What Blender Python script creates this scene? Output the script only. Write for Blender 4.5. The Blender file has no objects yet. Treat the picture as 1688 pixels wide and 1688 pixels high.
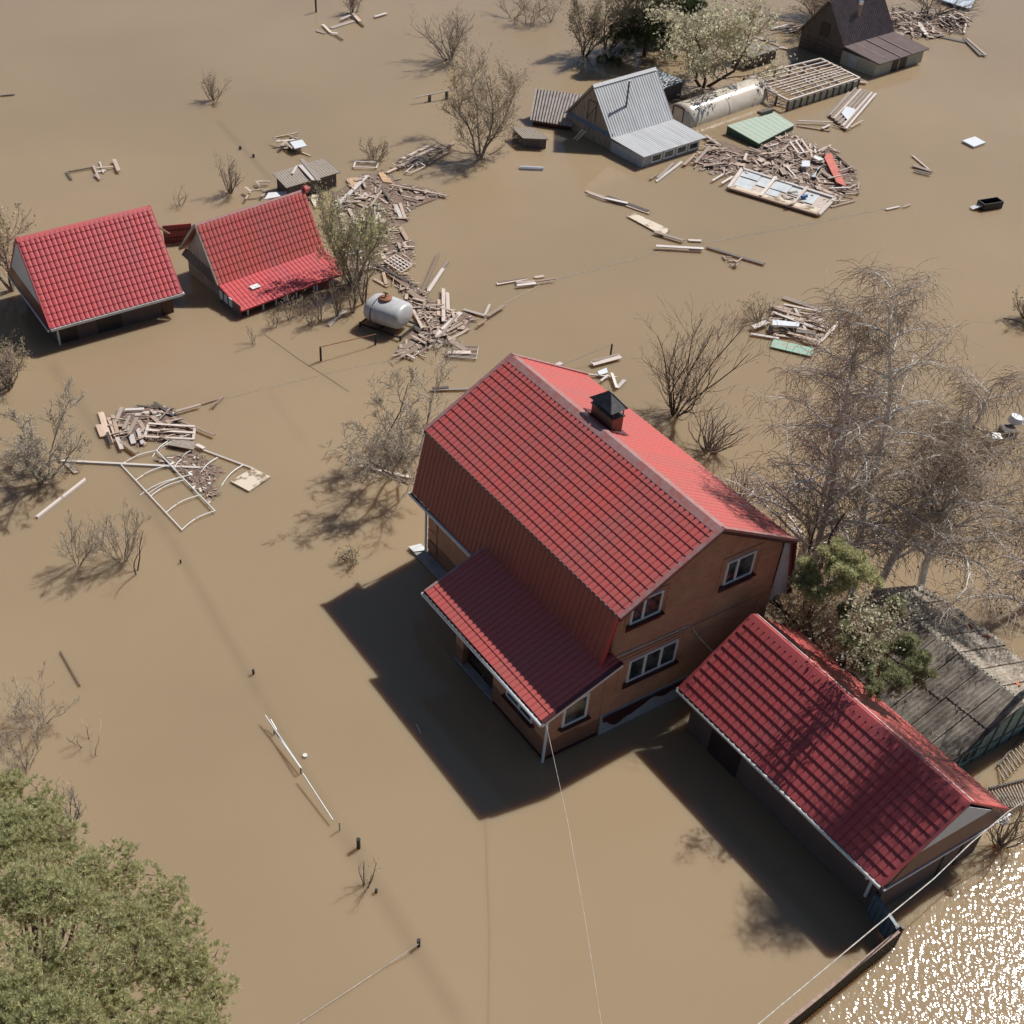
import bpy, math, random
import numpy as np
from mathutils import Vector, Matrix
R = math.radians
random.seed(7); rng = np.random.default_rng(7)
SC = bpy.context.scene
C = SC.collection

# ------------------------------------------------------------------ camera, sky, sun, exposure
CAMH, FPX, CX, CY, PITCH = 36.0, 2076.2, 637.07, 987.44, R(43.1214)
cam_d = bpy.data.cameras.new('camera'); cam = bpy.data.objects.new('camera', cam_d); C.objects.link(cam)
cam.location = (0, 0, CAMH); cam.rotation_euler = (R(90) - PITCH, 0, 0)
cam_d.sensor_width = 36; cam_d.lens = FPX / 1688 * 36
cam_d.shift_x = (844 - CX) / 1688; cam_d.shift_y = (CY - 844) / 1688
cam_d.clip_start = 0.5; cam_d.clip_end = 3000
SC.camera = cam
SUN_EL, SUN_AZ = R(49.3), R(50.5)          # azimuth from +Y towards +X
w = bpy.data.worlds.new('World'); SC.world = w; w.use_nodes = True
nt = w.node_tree; bg = nt.nodes['Background']
sky = nt.nodes.new('ShaderNodeTexSky'); sky.sky_type = 'NISHITA'; sky.sun_disc = False
sky.sun_elevation = SUN_EL; sky.sun_rotation = SUN_AZ; sky.dust_density = 0.3
nt.links.new(sky.outputs[0], bg.inputs[0]); bg.inputs[1].default_value = 0.052
sl = bpy.data.lights.new('sun', 'SUN'); sl.energy = 4.8; sl.angle = R(0.5); sl.color = (1.0, 0.97, 0.93)
so = bpy.data.objects.new('sun', sl); C.objects.link(so)
sd = Vector((math.sin(SUN_AZ) * math.cos(SUN_EL), math.cos(SUN_AZ) * math.cos(SUN_EL), math.sin(SUN_EL)))
so.rotation_euler = sd.to_track_quat('Z', 'Y').to_euler(); so.location = (20, 20, 60)
SC.view_settings.view_transform = 'Standard'; SC.view_settings.look = 'None'
SC.view_settings.exposure = 0.06; SC.view_settings.gamma = 1.0
SC.render.resolution_x = SC.render.resolution_y = 1024
SC.render.engine = 'CYCLES'

# ------------------------------------------------------------------ survey helpers: photo point -> place on the flooded plain
_F = Vector((0, math.cos(PITCH), -math.sin(PITCH))); _U = Vector((0, math.sin(PITCH), math.cos(PITCH))); _X = Vector((1, 0, 0))
CAMP = Vector((0, 0, CAMH))
def ray(px, py): return _X * (px - CX) / FPX - _U * (py - CY) / FPX + _F
def at(px, py, z=0.0):
    q = ray(px, py); return CAMP + q * ((z - CAMH) / q.z)
def proj(P):
    q = Vector(P) - CAMP; d = q.dot(_F); return CX + FPX * q.dot(_X) / d, CY - FPX * q.dot(_U) / d
def height(b, ty):
    lo, hi = 0.0, 25.0
    for _ in range(40):
        m = (lo + hi) / 2
        if proj((b.x, b.y, m))[1] > ty: lo = m
        else: hi = m
    return lo
class Frame:
    def __init__(s, ox, oy, h):
        s.O = Vector((ox, oy, 0)); s.h = h
        s.u = Vector((math.cos(h), math.sin(h), 0)); s.v = Vector((-math.sin(h), math.cos(h), 0))
    def on(s, px, py, a=None, b=None, z=None):
        q = ray(px, py); c = CAMP - s.O
        if a is not None: t = (a - c.dot(s.u)) / q.dot(s.u)
        elif b is not None: t = (b - c.dot(s.v)) / q.dot(s.v)
        else: t = (z - CAMH) / q.z
        P = c + q * t
        return Vector((P.dot(s.u), P.dot(s.v), P.z))
    def loc(s, P):
        P = Vector(P) - s.O; return Vector((P.dot(s.u), P.dot(s.v), P.z))

# ------------------------------------------------------------------ materials
MATS = {}
def mat(name, col, rough=0.6, var=0.15, scale=3.0, stretch=(1, 1, 1), bump=0.0, bscale=20.0, metal=0.0, spec=0.5,
        col2=None, objrand=0.0, detail=5.0, wet=None, trans=0.0, thr=(0.35, 0.65)):
    m = bpy.data.materials.new(name); m.use_nodes = True; n = m.node_tree.nodes; l = m.node_tree.links
    b = n['Principled BSDF']; b.inputs['Roughness'].default_value = rough; b.inputs['Metallic'].default_value = metal
    b.inputs['Specular IOR Level'].default_value = spec
    tc = n.new('ShaderNodeTexCoord'); mp = n.new('ShaderNodeMapping'); mp.inputs['Scale'].default_value = stretch
    l.new(tc.outputs['Object'], mp.inputs[0])
    no = n.new('ShaderNodeTexNoise'); no.inputs['Scale'].default_value = scale; no.inputs['Detail'].default_value = detail
    no.inputs['Roughness'].default_value = 0.65
    l.new(mp.outputs[0], no.inputs[0])
    cr = n.new('ShaderNodeValToRGB')
    c = np.array(col); c2 = np.array(col2) if col2 is not None else c * (1 - var)
    c1 = c if col2 is not None else np.minimum(c * (1 + var), 1)
    cr.color_ramp.elements[0].position = thr[0]; cr.color_ramp.elements[1].position = thr[1]
    cr.color_ramp.elements[0].color = (*c2, 1); cr.color_ramp.elements[1].color = (*c1, 1)
    l.new(no.outputs[0], cr.inputs[0]); out = cr.outputs[0]
    if objrand:
        oi = n.new('ShaderNodeObjectInfo'); hs = n.new('ShaderNodeHueSaturation')
        mr = n.new('ShaderNodeMapRange'); mr.inputs['To Min'].default_value = 1 - objrand; mr.inputs['To Max'].default_value = 1 + objrand
        l.new(oi.outputs['Random'], mr.inputs[0]); l.new(mr.outputs[0], hs.inputs['Value'])
        mr2 = n.new('ShaderNodeMapRange'); mr2.inputs['To Min'].default_value = 1.25; mr2.inputs['To Max'].default_value = .6
        mu = n.new('ShaderNodeMath'); mu.operation = 'FRACT'; mm = n.new('ShaderNodeMath'); mm.operation = 'MULTIPLY'; mm.inputs[1].default_value = 7.31
        l.new(oi.outputs['Random'], mm.inputs[0]); l.new(mm.outputs[0], mu.inputs[0]); l.new(mu.outputs[0], mr2.inputs[0]); l.new(mr2.outputs[0], hs.inputs['Saturation'])
        l.new(out, hs.inputs['Color']); out = hs.outputs[0]
    if wet:                                         # tide mark: (top height, darker colour factor)
        sx = n.new('ShaderNodeSeparateXYZ'); l.new(tc.outputs['Object'], sx.inputs[0])
        n2 = n.new('ShaderNodeTexNoise'); n2.inputs['Scale'].default_value = 1.3; l.new(tc.outputs['Object'], n2.inputs[0])
        ad = n.new('ShaderNodeMath'); ad.operation = 'MULTIPLY_ADD'; ad.inputs[1].default_value = -.35
        l.new(n2.outputs[0], ad.inputs[0]); l.new(sx.outputs[2], ad.inputs[2])
        mr = n.new('ShaderNodeMapRange'); mr.inputs['From Min'].default_value = wet[0] - .2; mr.inputs['From Max'].default_value = wet[0] - .15
        l.new(ad.outputs[0], mr.inputs[0])
        mx = n.new('ShaderNodeMix'); mx.data_type = 'RGBA'; mx.blend_type = 'MULTIPLY'
        mx.inputs[0].default_value = 1.0
        mc = n.new('ShaderNodeMix'); mc.data_type = 'RGBA'; mc.inputs[6].default_value = (*wet[1], 1); mc.inputs[7].default_value = (1, 1, 1, 1)
        l.new(mr.outputs[0], mc.inputs[0]); l.new(out, mx.inputs[6]); l.new(mc.outputs[2], mx.inputs[7]); out = mx.outputs[2]
    l.new(out, b.inputs['Base Color'])
    if bump:
        nb = n.new('ShaderNodeTexNoise'); nb.inputs['Scale'].default_value = bscale; nb.inputs['Detail'].default_value = 4
        l.new(mp.outputs[0], nb.inputs[0]); bp = n.new('ShaderNodeBump'); bp.inputs['Strength'].default_value = bump
        bp.inputs['Distance'].default_value = 0.03; l.new(nb.outputs[0], bp.inputs['Height']); l.new(bp.outputs[0], b.inputs['Normal'])
    if trans: b.inputs['Transmission Weight'].default_value = trans
    MATS[name] = m; return m
def brick_mat(name, c1, c2, mortar, wet=None):
    m = mat(name, c1, .85, wet=wet, var=0.12, scale=1.2); n = m.node_tree.nodes; l = m.node_tree.links
    tc = n['Texture Coordinate']; sx = n.new('ShaderNodeSeparateXYZ'); l.new(tc.outputs['Object'], sx.inputs[0])
    ad = n.new('ShaderNodeMath'); l.new(sx.outputs[0], ad.inputs[0]); l.new(sx.outputs[1], ad.inputs[1])
    cb = n.new('ShaderNodeCombineXYZ'); l.new(ad.outputs[0], cb.inputs[0]); l.new(sx.outputs[2], cb.inputs[1])
    br = n.new('ShaderNodeTexBrick'); l.new(cb.outputs[0], br.inputs[0]); br.inputs['Scale'].default_value = 1.0
    br.inputs['Brick Width'].default_value = .26; br.inputs['Row Height'].default_value = .075; br.inputs['Mortar Size'].default_value = .007
    br.inputs['Color1'].default_value = (1, 1, 1, 1); br.inputs['Color2'].default_value = (*[b / a for a, b in zip(c1, c2)], 1)
    br.inputs['Mortar'].default_value = (*[b / a for a, b in zip(c1, mortar)], 1)
    mx = n.new('ShaderNodeMix'); mx.data_type = 'RGBA'; mx.blend_type = 'MULTIPLY'; mx.inputs[0].default_value = 1
    b = n['Principled BSDF']; src = b.inputs['Base Color'].links[0].from_socket
    l.new(src, mx.inputs[6]); l.new(br.outputs[0], mx.inputs[7]); l.new(mx.outputs[2], b.inputs['Base Color'])
    return m
brick = brick_mat('orange_brick', (.52, .255, .15), (.44, .205, .12), (.35, .24, .18), wet=(.95, (.52, .48, .48)))
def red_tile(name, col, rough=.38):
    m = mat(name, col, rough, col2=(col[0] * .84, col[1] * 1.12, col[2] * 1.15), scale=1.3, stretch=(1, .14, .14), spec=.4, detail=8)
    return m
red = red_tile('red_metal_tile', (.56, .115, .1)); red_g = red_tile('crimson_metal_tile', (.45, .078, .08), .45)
red_b = red_tile('bright_red_metal_tile', (.57, .085, .088), .5)
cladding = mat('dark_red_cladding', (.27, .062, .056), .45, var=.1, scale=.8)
trim_red = mat('weathered_red_trim', (.42, .14, .12), .35, var=.25, scale=4, col2=(.36, .25, .24))
trim_red2 = mat('red_trim', (.45, .05, .05), .4, var=.12)
maroon = mat('maroon_sheet', (.06, .014, .016), .3, var=.2)
maroon_l = mat('maroon_flashing', (.11, .03, .035), .35, var=.2)
white_p = mat('white_plastic', (.72, .74, .76), .35, var=.05)
white_r = mat('chalky_white_metal', (.7, .69, .66), .45, var=.12, scale=5)
grey_w = mat('pale_grey_cladding', (.62, .66, .71), .5, var=.06, scale=2)
glass = mat('dark_glass', (.1, .115, .12), .08, col2=(.015, .017, .02), scale=1.1, spec=.8, thr=(.4, .6))
dark = mat('dark_void', (.012, .011, .011), .8)
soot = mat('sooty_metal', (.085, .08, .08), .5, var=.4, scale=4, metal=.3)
plinth_m = mat('plinth_white_sheet', (.45, .44, .46), .35, var=.15, scale=1.5)
concrete = mat('wet_concrete', (.3, .3, .3), .6, var=.2, scale=3)
wood_g = mat('weathered_grey_wood', (.32, .265, .215), .8, var=.35, scale=2, stretch=(6, 6, .6), bump=.3)
wood_gd = mat('dark_weathered_wood', (.13, .108, .095), .85, var=.35, scale=2, stretch=(6, 6, .6), bump=.3)
plank_m = mat('flotsam_wood', (.56, .43, .34), .85, col2=(.3, .215, .16), scale=3, stretch=(.6, 8, 8), objrand=.42, bump=.3)
plank_w = mat('pale_painted_wood', (.72, .63, .56), .7, col2=(.5, .41, .35), scale=4, stretch=(.6, 5, 5), objrand=.15)
plank_d = mat('dark_wet_wood', (.11, .085, .068), .6, var=.4, scale=3, stretch=(.6, 8, 8), objrand=.3)
sludge = mat('brown_reed_mat', (.27, .18, .135), .9, col2=(.13, .085, .062), scale=5, bump=1.0, bscale=9, detail=8)
garage_w = mat('garage_grey_brick', (.33, .27, .255), .8, var=.12, scale=1, wet=(1.35, (.42, .35, .34)))
brown_wall = mat('brown_board_wall', (.12, .085, .078), .7, var=.2, scale=2)
brown_door = mat('dark_brown_door', (.04, .025, .025), .5, var=.2)
tin = mat('pale_tin_sheet', (.53, .53, .53), .5, var=.12, scale=.8, stretch=(3, .3, 1), spec=.3)
tin_g = mat('grey_board_panel', (.42, .44, .46), .6, var=.08)
slate_l = mat('pale_corrugated_slate', (.42, .36, .32), .8, var=.2, scale=3)
slate_d = mat('dark_corrugated_slate', (.21, .165, .16), .8, var=.2, scale=3)
slate_o = mat('mossy_slate_shaded', (.4, .35, .29), .95, col2=(.12, .1, .08), scale=1.4, stretch=(1, .6, 1), bump=.25, bscale=10, detail=7)  # near slope of the old shed, its shade mixed into a darker slate
slate_o2 = mat('littered_slate_sunlit', (.58, .51, .42), .95, col2=(.24, .19, .145), scale=2.5, bump=.3, bscale=10, detail=8)  # sunward slope of the old shed, sunlight mixed into a lighter slate
greengrey = mat('grey_green_board', (.38, .39, .32), .7, var=.1)
teal = mat('faded_teal_boards', (.17, .27, .25), .7, var=.3, scale=3)
green_p = mat('flaking_green_paint', (.3, .42, .3), .6, col2=(.42, .44, .37), scale=2.5, stretch=(1, 3, 1))
green_d = mat('dark_green_boards', (.04, .085, .05), .6, var=.2)
poly = mat('cloudy_polycarbonate', (.72, .64, .53), .2, col2=(.55, .46, .36), scale=1.2, spec=.9, thr=(.3, .7))
tank_m = mat('dented_white_tank_paint', (.5, .49, .48), .4, var=.12, scale=3)
rust = mat('rusty_iron', (.35, .12, .05), .7, col2=(.14, .06, .035), scale=9)
iron = mat('black_iron', (.02, .018, .018), .5)
pipe_w = mat('white_painted_pipe', (.78, .76, .72), .4, var=.05)
cable_m = mat('grey_cable', (.3, .28, .25), .6); cable_w = mat('pale_cable', (.5, .46, .4), .6, var=.3, scale=6)
fence_b = mat('blue_grey_fence_sheet', (.12, .155, .19), .45, var=.08)
fence_br = mat('brown_fence_sheet', (.085, .06, .048), .5, var=.15)
bark_g = mat('grey_bark', (.25, .2, .16), .9, var=.35, scale=6, bump=.4)
bark_b = mat('dark_bark', (.075, .055, .042), .9, var=.35, scale=6)
bark_w = mat('white_birch_bark', (.75, .72, .67), .7, col2=(.2, .17, .15), scale=3.5, stretch=(1, 1, 2), thr=(.3, .42))
bark_p = mat('pine_bark', (.15, .09, .065), .9, var=.3, scale=6)
def leafmat(name, c, c2, sub=.3, nsc=.9):
    m = mat(name, c, .6, col2=c2, scale=nsc, detail=3, spec=.25); n = m.node_tree.nodes; l = m.node_tree.links
    g = n.new('ShaderNodeNewGeometry'); hs = n.new('ShaderNodeHueSaturation'); mr = n.new('ShaderNodeMapRange')
    mr.inputs['To Min'].default_value = .6; mr.inputs['To Max'].default_value = 1.35
    l.new(g.outputs['Random Per Island'], mr.inputs[0]); l.new(mr.outputs[0], hs.inputs['Value'])
    b = n['Principled BSDF']; l.new(b.inputs['Base Color'].links[0].from_socket, hs.inputs['Color']); l.new(hs.outputs[0], b.inputs['Base Color'])
    tr = n.new('ShaderNodeBsdfTranslucent'); l.new(hs.outputs[0], tr.inputs[0]); ms = n.new('ShaderNodeMixShader'); ms.inputs[0].default_value = sub
    o = n['Material Output']; l.new(b.outputs[0], ms.inputs[1]); l.new(tr.outputs[0], ms.inputs[2]); l.new(ms.outputs[0], o.inputs[0])
    return m
needle = leafmat('pine_needles', (.74, .7, .42), (.4, .41, .21), .5, 7)
needle_d = leafmat('dark_needles', (.1, .13, .05), (.05, .07, .03))
needle_j = leafmat('juniper_needles', (.48, .48, .28), (.28, .29, .16), .45, 6)
leaf_g = leafmat('spring_leaves', (.66, .68, .34), (.46, .48, .22), .6)
leaf_y = leafmat('yellowish_bud_leaves', (.56, .5, .3), (.4, .34, .2), .45)
leaf_c = leafmat('cream_blossom_leaves', (.74, .7, .5), (.52, .48, .32), .45)
leaf_o = leafmat('olive_buds', (.4, .35, .22), (.27, .235, .145), .45)
leaf_b = leafmat('brown_catkins', (.4, .3, .215), (.27, .2, .14), .45)
twig_m = mat('brown_twigs', (.42, .32, .235), .9, var=.3, scale=2)
twig_l = mat('pale_twigs', (.45, .38, .3), .9, var=.3, scale=2)

# ------------------------------------------------------------------ mesh helpers
class MB:
    def __init__(s): s.v = []; s.f = []
    def add(s, vs, fs):
        o = len(s.v); s.v += [tuple(v) for v in vs]; s.f += [tuple(i + o for i in f) for f in fs]; return s
    def box(s, a0, a1, b0, b1, z0, z1):
        return s.add([(a0, b0, z0), (a1, b0, z0), (a1, b1, z0), (a0, b1, z0), (a0, b0, z1), (a1, b0, z1), (a1, b1, z1), (a0, b1, z1)],
                     [(0, 3, 2, 1), (4, 5, 6, 7), (0, 1, 5, 4), (1, 2, 6, 5), (2, 3, 7, 6), (3, 0, 4, 7)])
    def prism(s, poly, a0, a1):                     # poly in (b,z), extruded along a
        n = len(poly)
        return s.add([(a0, b, z) for b, z in poly] + [(a1, b, z) for b, z in poly],
                     [tuple(range(n)), tuple(range(2 * n - 1, n - 1, -1))] + [(i, i + n, (i + 1) % n + n, (i + 1) % n) for i in range(n)])
    def slab(s, q, t, up=None):                     # quad (4 pts) thickened by t along -normal
        q = [Vector(p) for p in q]; n = up if up is not None else (q[1] - q[0]).cross(q[3] - q[0]).normalized()
        if n.z < 0 and up is None: n = -n
        lo = [p - n * t for p in q]
        return s.add(q + lo, [(0, 1, 2, 3), (7, 6, 5, 4), (0, 4, 5, 1), (1, 5, 6, 2), (2, 6, 7, 3), (3, 7, 4, 0)])
    def bar(s, p, q, w, h=None):                    # rectangular bar between points
        h = h or w; p = Vector(p); q = Vector(q); d = (q - p).normalized()
        sd_ = d.cross(Vector((0, 0, 1)));
        if sd_.length < .05: sd_ = Vector((1, 0, 0))
        sd_.normalize(); up = sd_.cross(d).normalized(); vs = []
        for P in (p, q):
            for x, y in ((-1, -1), (1, -1), (1, 1), (-1, 1)): vs.append(P + sd_ * x * w / 2 + up * y * h / 2)
        return s.add(vs, [(0, 1, 2, 3), (7, 6, 5, 4), (0, 4, 5, 1), (1, 5, 6, 2), (2, 6, 7, 3), (3, 7, 4, 0)])
    def tube(s, pts, r, n=6, r2=None):
        pts = [Vector(p) for p in pts]; k = len(pts); vs = []
        for i, P in enumerate(pts):
            d = (pts[min(i + 1, k - 1)] - pts[max(i - 1, 0)]).normalized(); x = d.orthogonal().normalized(); y = d.cross(x)
            rr = r + ((r2 if r2 is not None else r) - r) * i / max(k - 1, 1)
            for j in range(n):
                t = 2 * math.pi * j / n; vs.append(P + x * math.cos(t) * rr + y * math.sin(t) * rr)
        fs = [(i * n + j, i * n + (j + 1) % n, (i + 1) * n + (j + 1) % n, (i + 1) * n + j) for i in range(k - 1) for j in range(n)]
        fs += [tuple(range(n - 1, -1, -1)), tuple((k - 1) * n + j for j in range(n))]
        return s.add(vs, fs)
    def build(s, name, m, parent=None, smooth=False):
        me = bpy.data.meshes.new(name); me.from_pydata(s.v, [], s.f); me.update()
        if smooth: me.polygons.foreach_set('use_smooth', [True] * len(me.polygons))
        me.materials.append(m); o = bpy.data.objects.new(name, me); C.objects.link(o); o.parent = parent
        return o
def tag(o, label=None, cat=None, group=None, kind=None):
    for k, v in (('label', label), ('category', cat), ('group', group), ('kind', kind)):
        if v: o[k] = v
    return o
def empty(name, loc, rz, label, cat, group=None):
    e = bpy.data.objects.new(name, None); e.empty_display_size = .3; C.objects.link(e); e.location = loc; e.rotation_euler = (0, 0, rz)
    return tag(e, label, cat, group)
def house(fr, name, label, cat='house'): return empty(name, fr.O, fr.h, label, cat)

def tiles(a0, a1, top, bot, ncol, nrow, amp=.05, step=.03, ns=8, power=.35):
    """profiled metal tile sheet: top/bot are (b,z); returns MB with an underside"""
    mb = MB(); T = Vector((0, *top)); B = Vector((0, *bot)); d = B - T; L = d.length; d.normalize()
    n = Vector((1, 0, 0)).cross(d).normalized()
    if n.z < 0: n = -n
    prof = []
    for c in range(ncol):
        for k in range(ns):
            x = k / ns; prof.append(((c + x) / ncol, amp * abs(math.sin(math.pi * x)) ** power))
    prof.append((1.0, 0.0)); m = len(prof); rows = []
    for r in range(nrow): rows += [(r / nrow, 0.004), ((r + 1) / nrow - .0005, step)]
    for s_, h in rows:
        for x, hh in prof: mb.v.append(tuple(Vector((a0 + (a1 - a0) * x, 0, 0)) + T + d * s_ * L + n * (h + hh)))
    for i in range(len(rows) - 1):
        for j in range(m - 1): mb.f.append((i * m + j, i * m + j + 1, (i + 1) * m + j + 1, (i + 1) * m + j))
    q = [Vector((a0, *top)), Vector((a1, *top)), Vector((a1, *bot)), Vector((a0, *bot))]
    mb.slab([p - n * .01 for p in q], .05, n)
    return mb
def corr(q, ncol, amp=.03, ns=4, th=.03, tri=False):
    """corrugated sheet on quad q: q0->q1 is along the ridge, q0->q3 down the slope"""
    q = [Vector(p) for p in q]; n = (q[1] - q[0]).cross(q[3] - q[0]).normalized()
    if n.z < 0: n = -n
    mb = MB(); m = ncol * ns + 1
    for t in (0, 1):
        for j in range(m):
            x = j / (m - 1); p = q[0].lerp(q[1], x) if t == 0 else q[3].lerp(q[2], x)
            mb.v.append(tuple(p + n * amp * (.5 + .5 * math.cos(2 * math.pi * j / ns))))
    mb.f += [(j, j + 1, m + j + 1, m + j) for j in range(m - 1)]
    mb.slab([p - n * .012 for p in q], th, n); return mb
def window(parent, b0, b1, z0, z1, a, nrm=1, panes=2, split=None, fm=white_p, w=.07, depth=.09, sill=None, axis='a'):
    """window in plane a=const (axis a) or b=const (axis b); nrm: side it looks to"""
    def bx(mb, u0, u1, y0, y1, d0, d1):
        d0, d1 = a + nrm * d0, a + nrm * d1; d0, d1 = min(d0, d1), max(d0, d1)
        return mb.box(d0, d1, u0, u1, y0, y1) if axis == 'a' else mb.box(u0, u1, d0, d1, y0, y1)
    f = MB(); bx(f, b0, b1, z0, z0 + w, .0, .06); bx(f, b0, b1, z1 - w, z1, .0, .06); bx(f, b0, b0 + w, z0 + w, z1 - w, .0, .06); bx(f, b1 - w, b1, z0 + w, z1 - w, .0, .06)
    xs = split or [b0 + (b1 - b0) * i / panes for i in range(1, panes)]
    for x in xs: bx(f, x - w * .7, x + w * .7, z0 + w, z1 - w, .001, .058)
    wo = f.build('window', fm, parent)
    g = MB(); bx(g, b0 + w * .9, b1 - w * .9, z0 + w * .9, z1 - w * .9, .012, .022); g.build('pane', glass, wo)
    if sill:
        s_ = MB(); bx(s_, b0 - .12, b1 + .12, z0 - .05, z0 - .01, -.05, .2); bx(s_, b0 - .12, b1 + .12, z0 - sill, z0 - .05, -.04, .05); s_.build('sill', maroon, wo)
    return wo

# ================================================================== WATER
def make_water():
    mb = MB(); mb.add([(-900, -300, 0), (900, -300, 0), (900, 1500, 0), (-900, 1500, 0)], [(0, 1, 2, 3)])
    m = bpy.data.materials.new('muddy_flood_water'); m.use_nodes = True; n = m.node_tree.nodes; l = m.node_tree.links
    b = n['Principled BSDF']; b.inputs['IOR'].default_value = 1.33; b.inputs['Roughness'].default_value = .1
    b.inputs['Subsurface Weight'].default_value = 1.0; b.subsurface_method = 'BURLEY'
    b.inputs['Subsurface Radius'].default_value = (1.0, .62, .34); b.inputs['Subsurface Scale'].default_value = .55
    tc = n.new('ShaderNodeTexCoord')
    no = n.new('ShaderNodeTexNoise'); no.inputs['Scale'].default_value = .035; no.inputs['Detail'].default_value = 4
    l.new(tc.outputs['Object'], no.inputs[0])
    cr = n.new('ShaderNodeValToRGB'); cr.color_ramp.elements[0].position = .3; cr.color_ramp.elements[1].position = .7
    cr.color_ramp.elements[0].color = (.282, .206, .126, 1); cr.color_ramp.elements[1].color = (.36, .261, .159, 1)
    l.new(no.outputs[0], cr.inputs[0]); col = cr.outputs[0]
    # a drowned fence line and drowned path edges show through as faint darker streaks
    sx = n.new('ShaderNodeSeparateXYZ'); l.new(tc.outputs['Object'], sx.inputs[0])
    def math_(op, a, b_=None, clamp=False):
        nd = n.new('ShaderNodeMath'); nd.operation = op; nd.use_clamp = clamp
        for i, x in enumerate((a, b_)):
            if x is None: continue
            if isinstance(x, (int, float)): nd.inputs[i].default_value = x
            else: l.new(x, nd.inputs[i])
        return nd.outputs[0]
    acc = None
    for (p, q, wd, st) in [((85, 600), (280, 885), .5, .13), ((280, 885), (430, 1150), .4, .13), ((560, 1365), (760, 1688), .5, .14), ((430, 1150), (560, 1365), .3, .1),
                           ((360, 200), (450, 300), .4, .16), ((440, 640), (500, 730), .4, .05)]:
        P = at(*p); Q = at(*q); d = (Q - P); Ln = d.length; d.normalize(); nx, ny = -d.y, d.x
        dist = math_('ABSOLUTE', math_('ADD', math_('ADD', math_('MULTIPLY', sx.outputs[0], nx), math_('MULTIPLY', sx.outputs[1], ny)), -(P.x * nx + P.y * ny)))
        al = math_('ADD', math_('ADD', math_('MULTIPLY', sx.outputs[0], d.x), math_('MULTIPLY', sx.outputs[1], d.y)), -(P.x * d.x + P.y * d.y) - Ln / 2)
        e = math_('MULTIPLY', math_('SUBTRACT', 1.0, math_('DIVIDE', dist, wd), True), st)
        k = math_('MULTIPLY', e, math_('SUBTRACT', Ln / 2 + .5, math_('ABSOLUTE', al), True))
        acc = k if acc is None else math_('MAXIMUM', acc, k)
    mx = n.new('ShaderNodeMix'); mx.data_type = 'RGBA'; l.new(acc, mx.inputs[0]); l.new(col, mx.inputs[6]); mx.inputs[7].default_value = (.03, .035, .03, 1)
    l.new(mx.outputs[2], b.inputs['Base Color'])
    # ripples: nearly calm, livelier in the open water on the right beyond the fence
    c = at(1700, 1560); ds = n.new('ShaderNodeVectorMath'); ds.operation = 'DISTANCE'; l.new(tc.outputs['Object'], ds.inputs[0]); ds.inputs[1].default_value = (c.x, c.y, 0)
    mr = n.new('ShaderNodeMapRange'); mr.interpolation_type = 'SMOOTHSTEP'; l.new(ds.outputs['Value'], mr.inputs[0])
    mr.inputs['From Min'].default_value = 5; mr.inputs['From Max'].default_value = 14; mr.inputs['To Min'].default_value = 1; mr.inputs['To Max'].default_value = .3
    n1 = n.new('ShaderNodeTexNoise'); n1.inputs['Scale'].default_value = 6.0; n1.inputs['Detail'].default_value = 1.4; n1.inputs['Roughness'].default_value = .5
    mp = n.new('ShaderNodeMapping'); mp.inputs['Rotation'].default_value = (0, 0, R(25)); mp.inputs['Scale'].default_value = (1, .7, 1); l.new(tc.outputs['Object'], mp.inputs[0]); l.new(mp.outputs[0], n1.inputs[0])
    bp = n.new('ShaderNodeBump'); bp.inputs['Distance'].default_value = .036
    fp, fq = at(1482, 1536), at(1290, 1688); fd = (fq - fp).normalized(); fx_, fy_ = -fd.y, fd.x
    side = math_('ADD', math_('ADD', math_('MULTIPLY', sx.outputs[0], fx_), math_('MULTIPLY', sx.outputs[1], fy_)), -(fp.x * fx_ + fp.y * fy_) + .4)
    lee = math_('ADD', math_('MULTIPLY', math_('DIVIDE', side, 1.2, True), .93), .07)      # the fence and garage shelter the water behind them
    stg = math_('MULTIPLY', mr.outputs[0], lee); l.new(stg, bp.inputs['Strength']); l.new(n1.outputs[0], bp.inputs['Height']); l.new(bp.outputs[0], b.inputs['Normal'])
    o = mb.build('water', m); tag(o, 'smooth brown muddy flood water around all the houses', 'water', kind='structure')
make_water()

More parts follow.
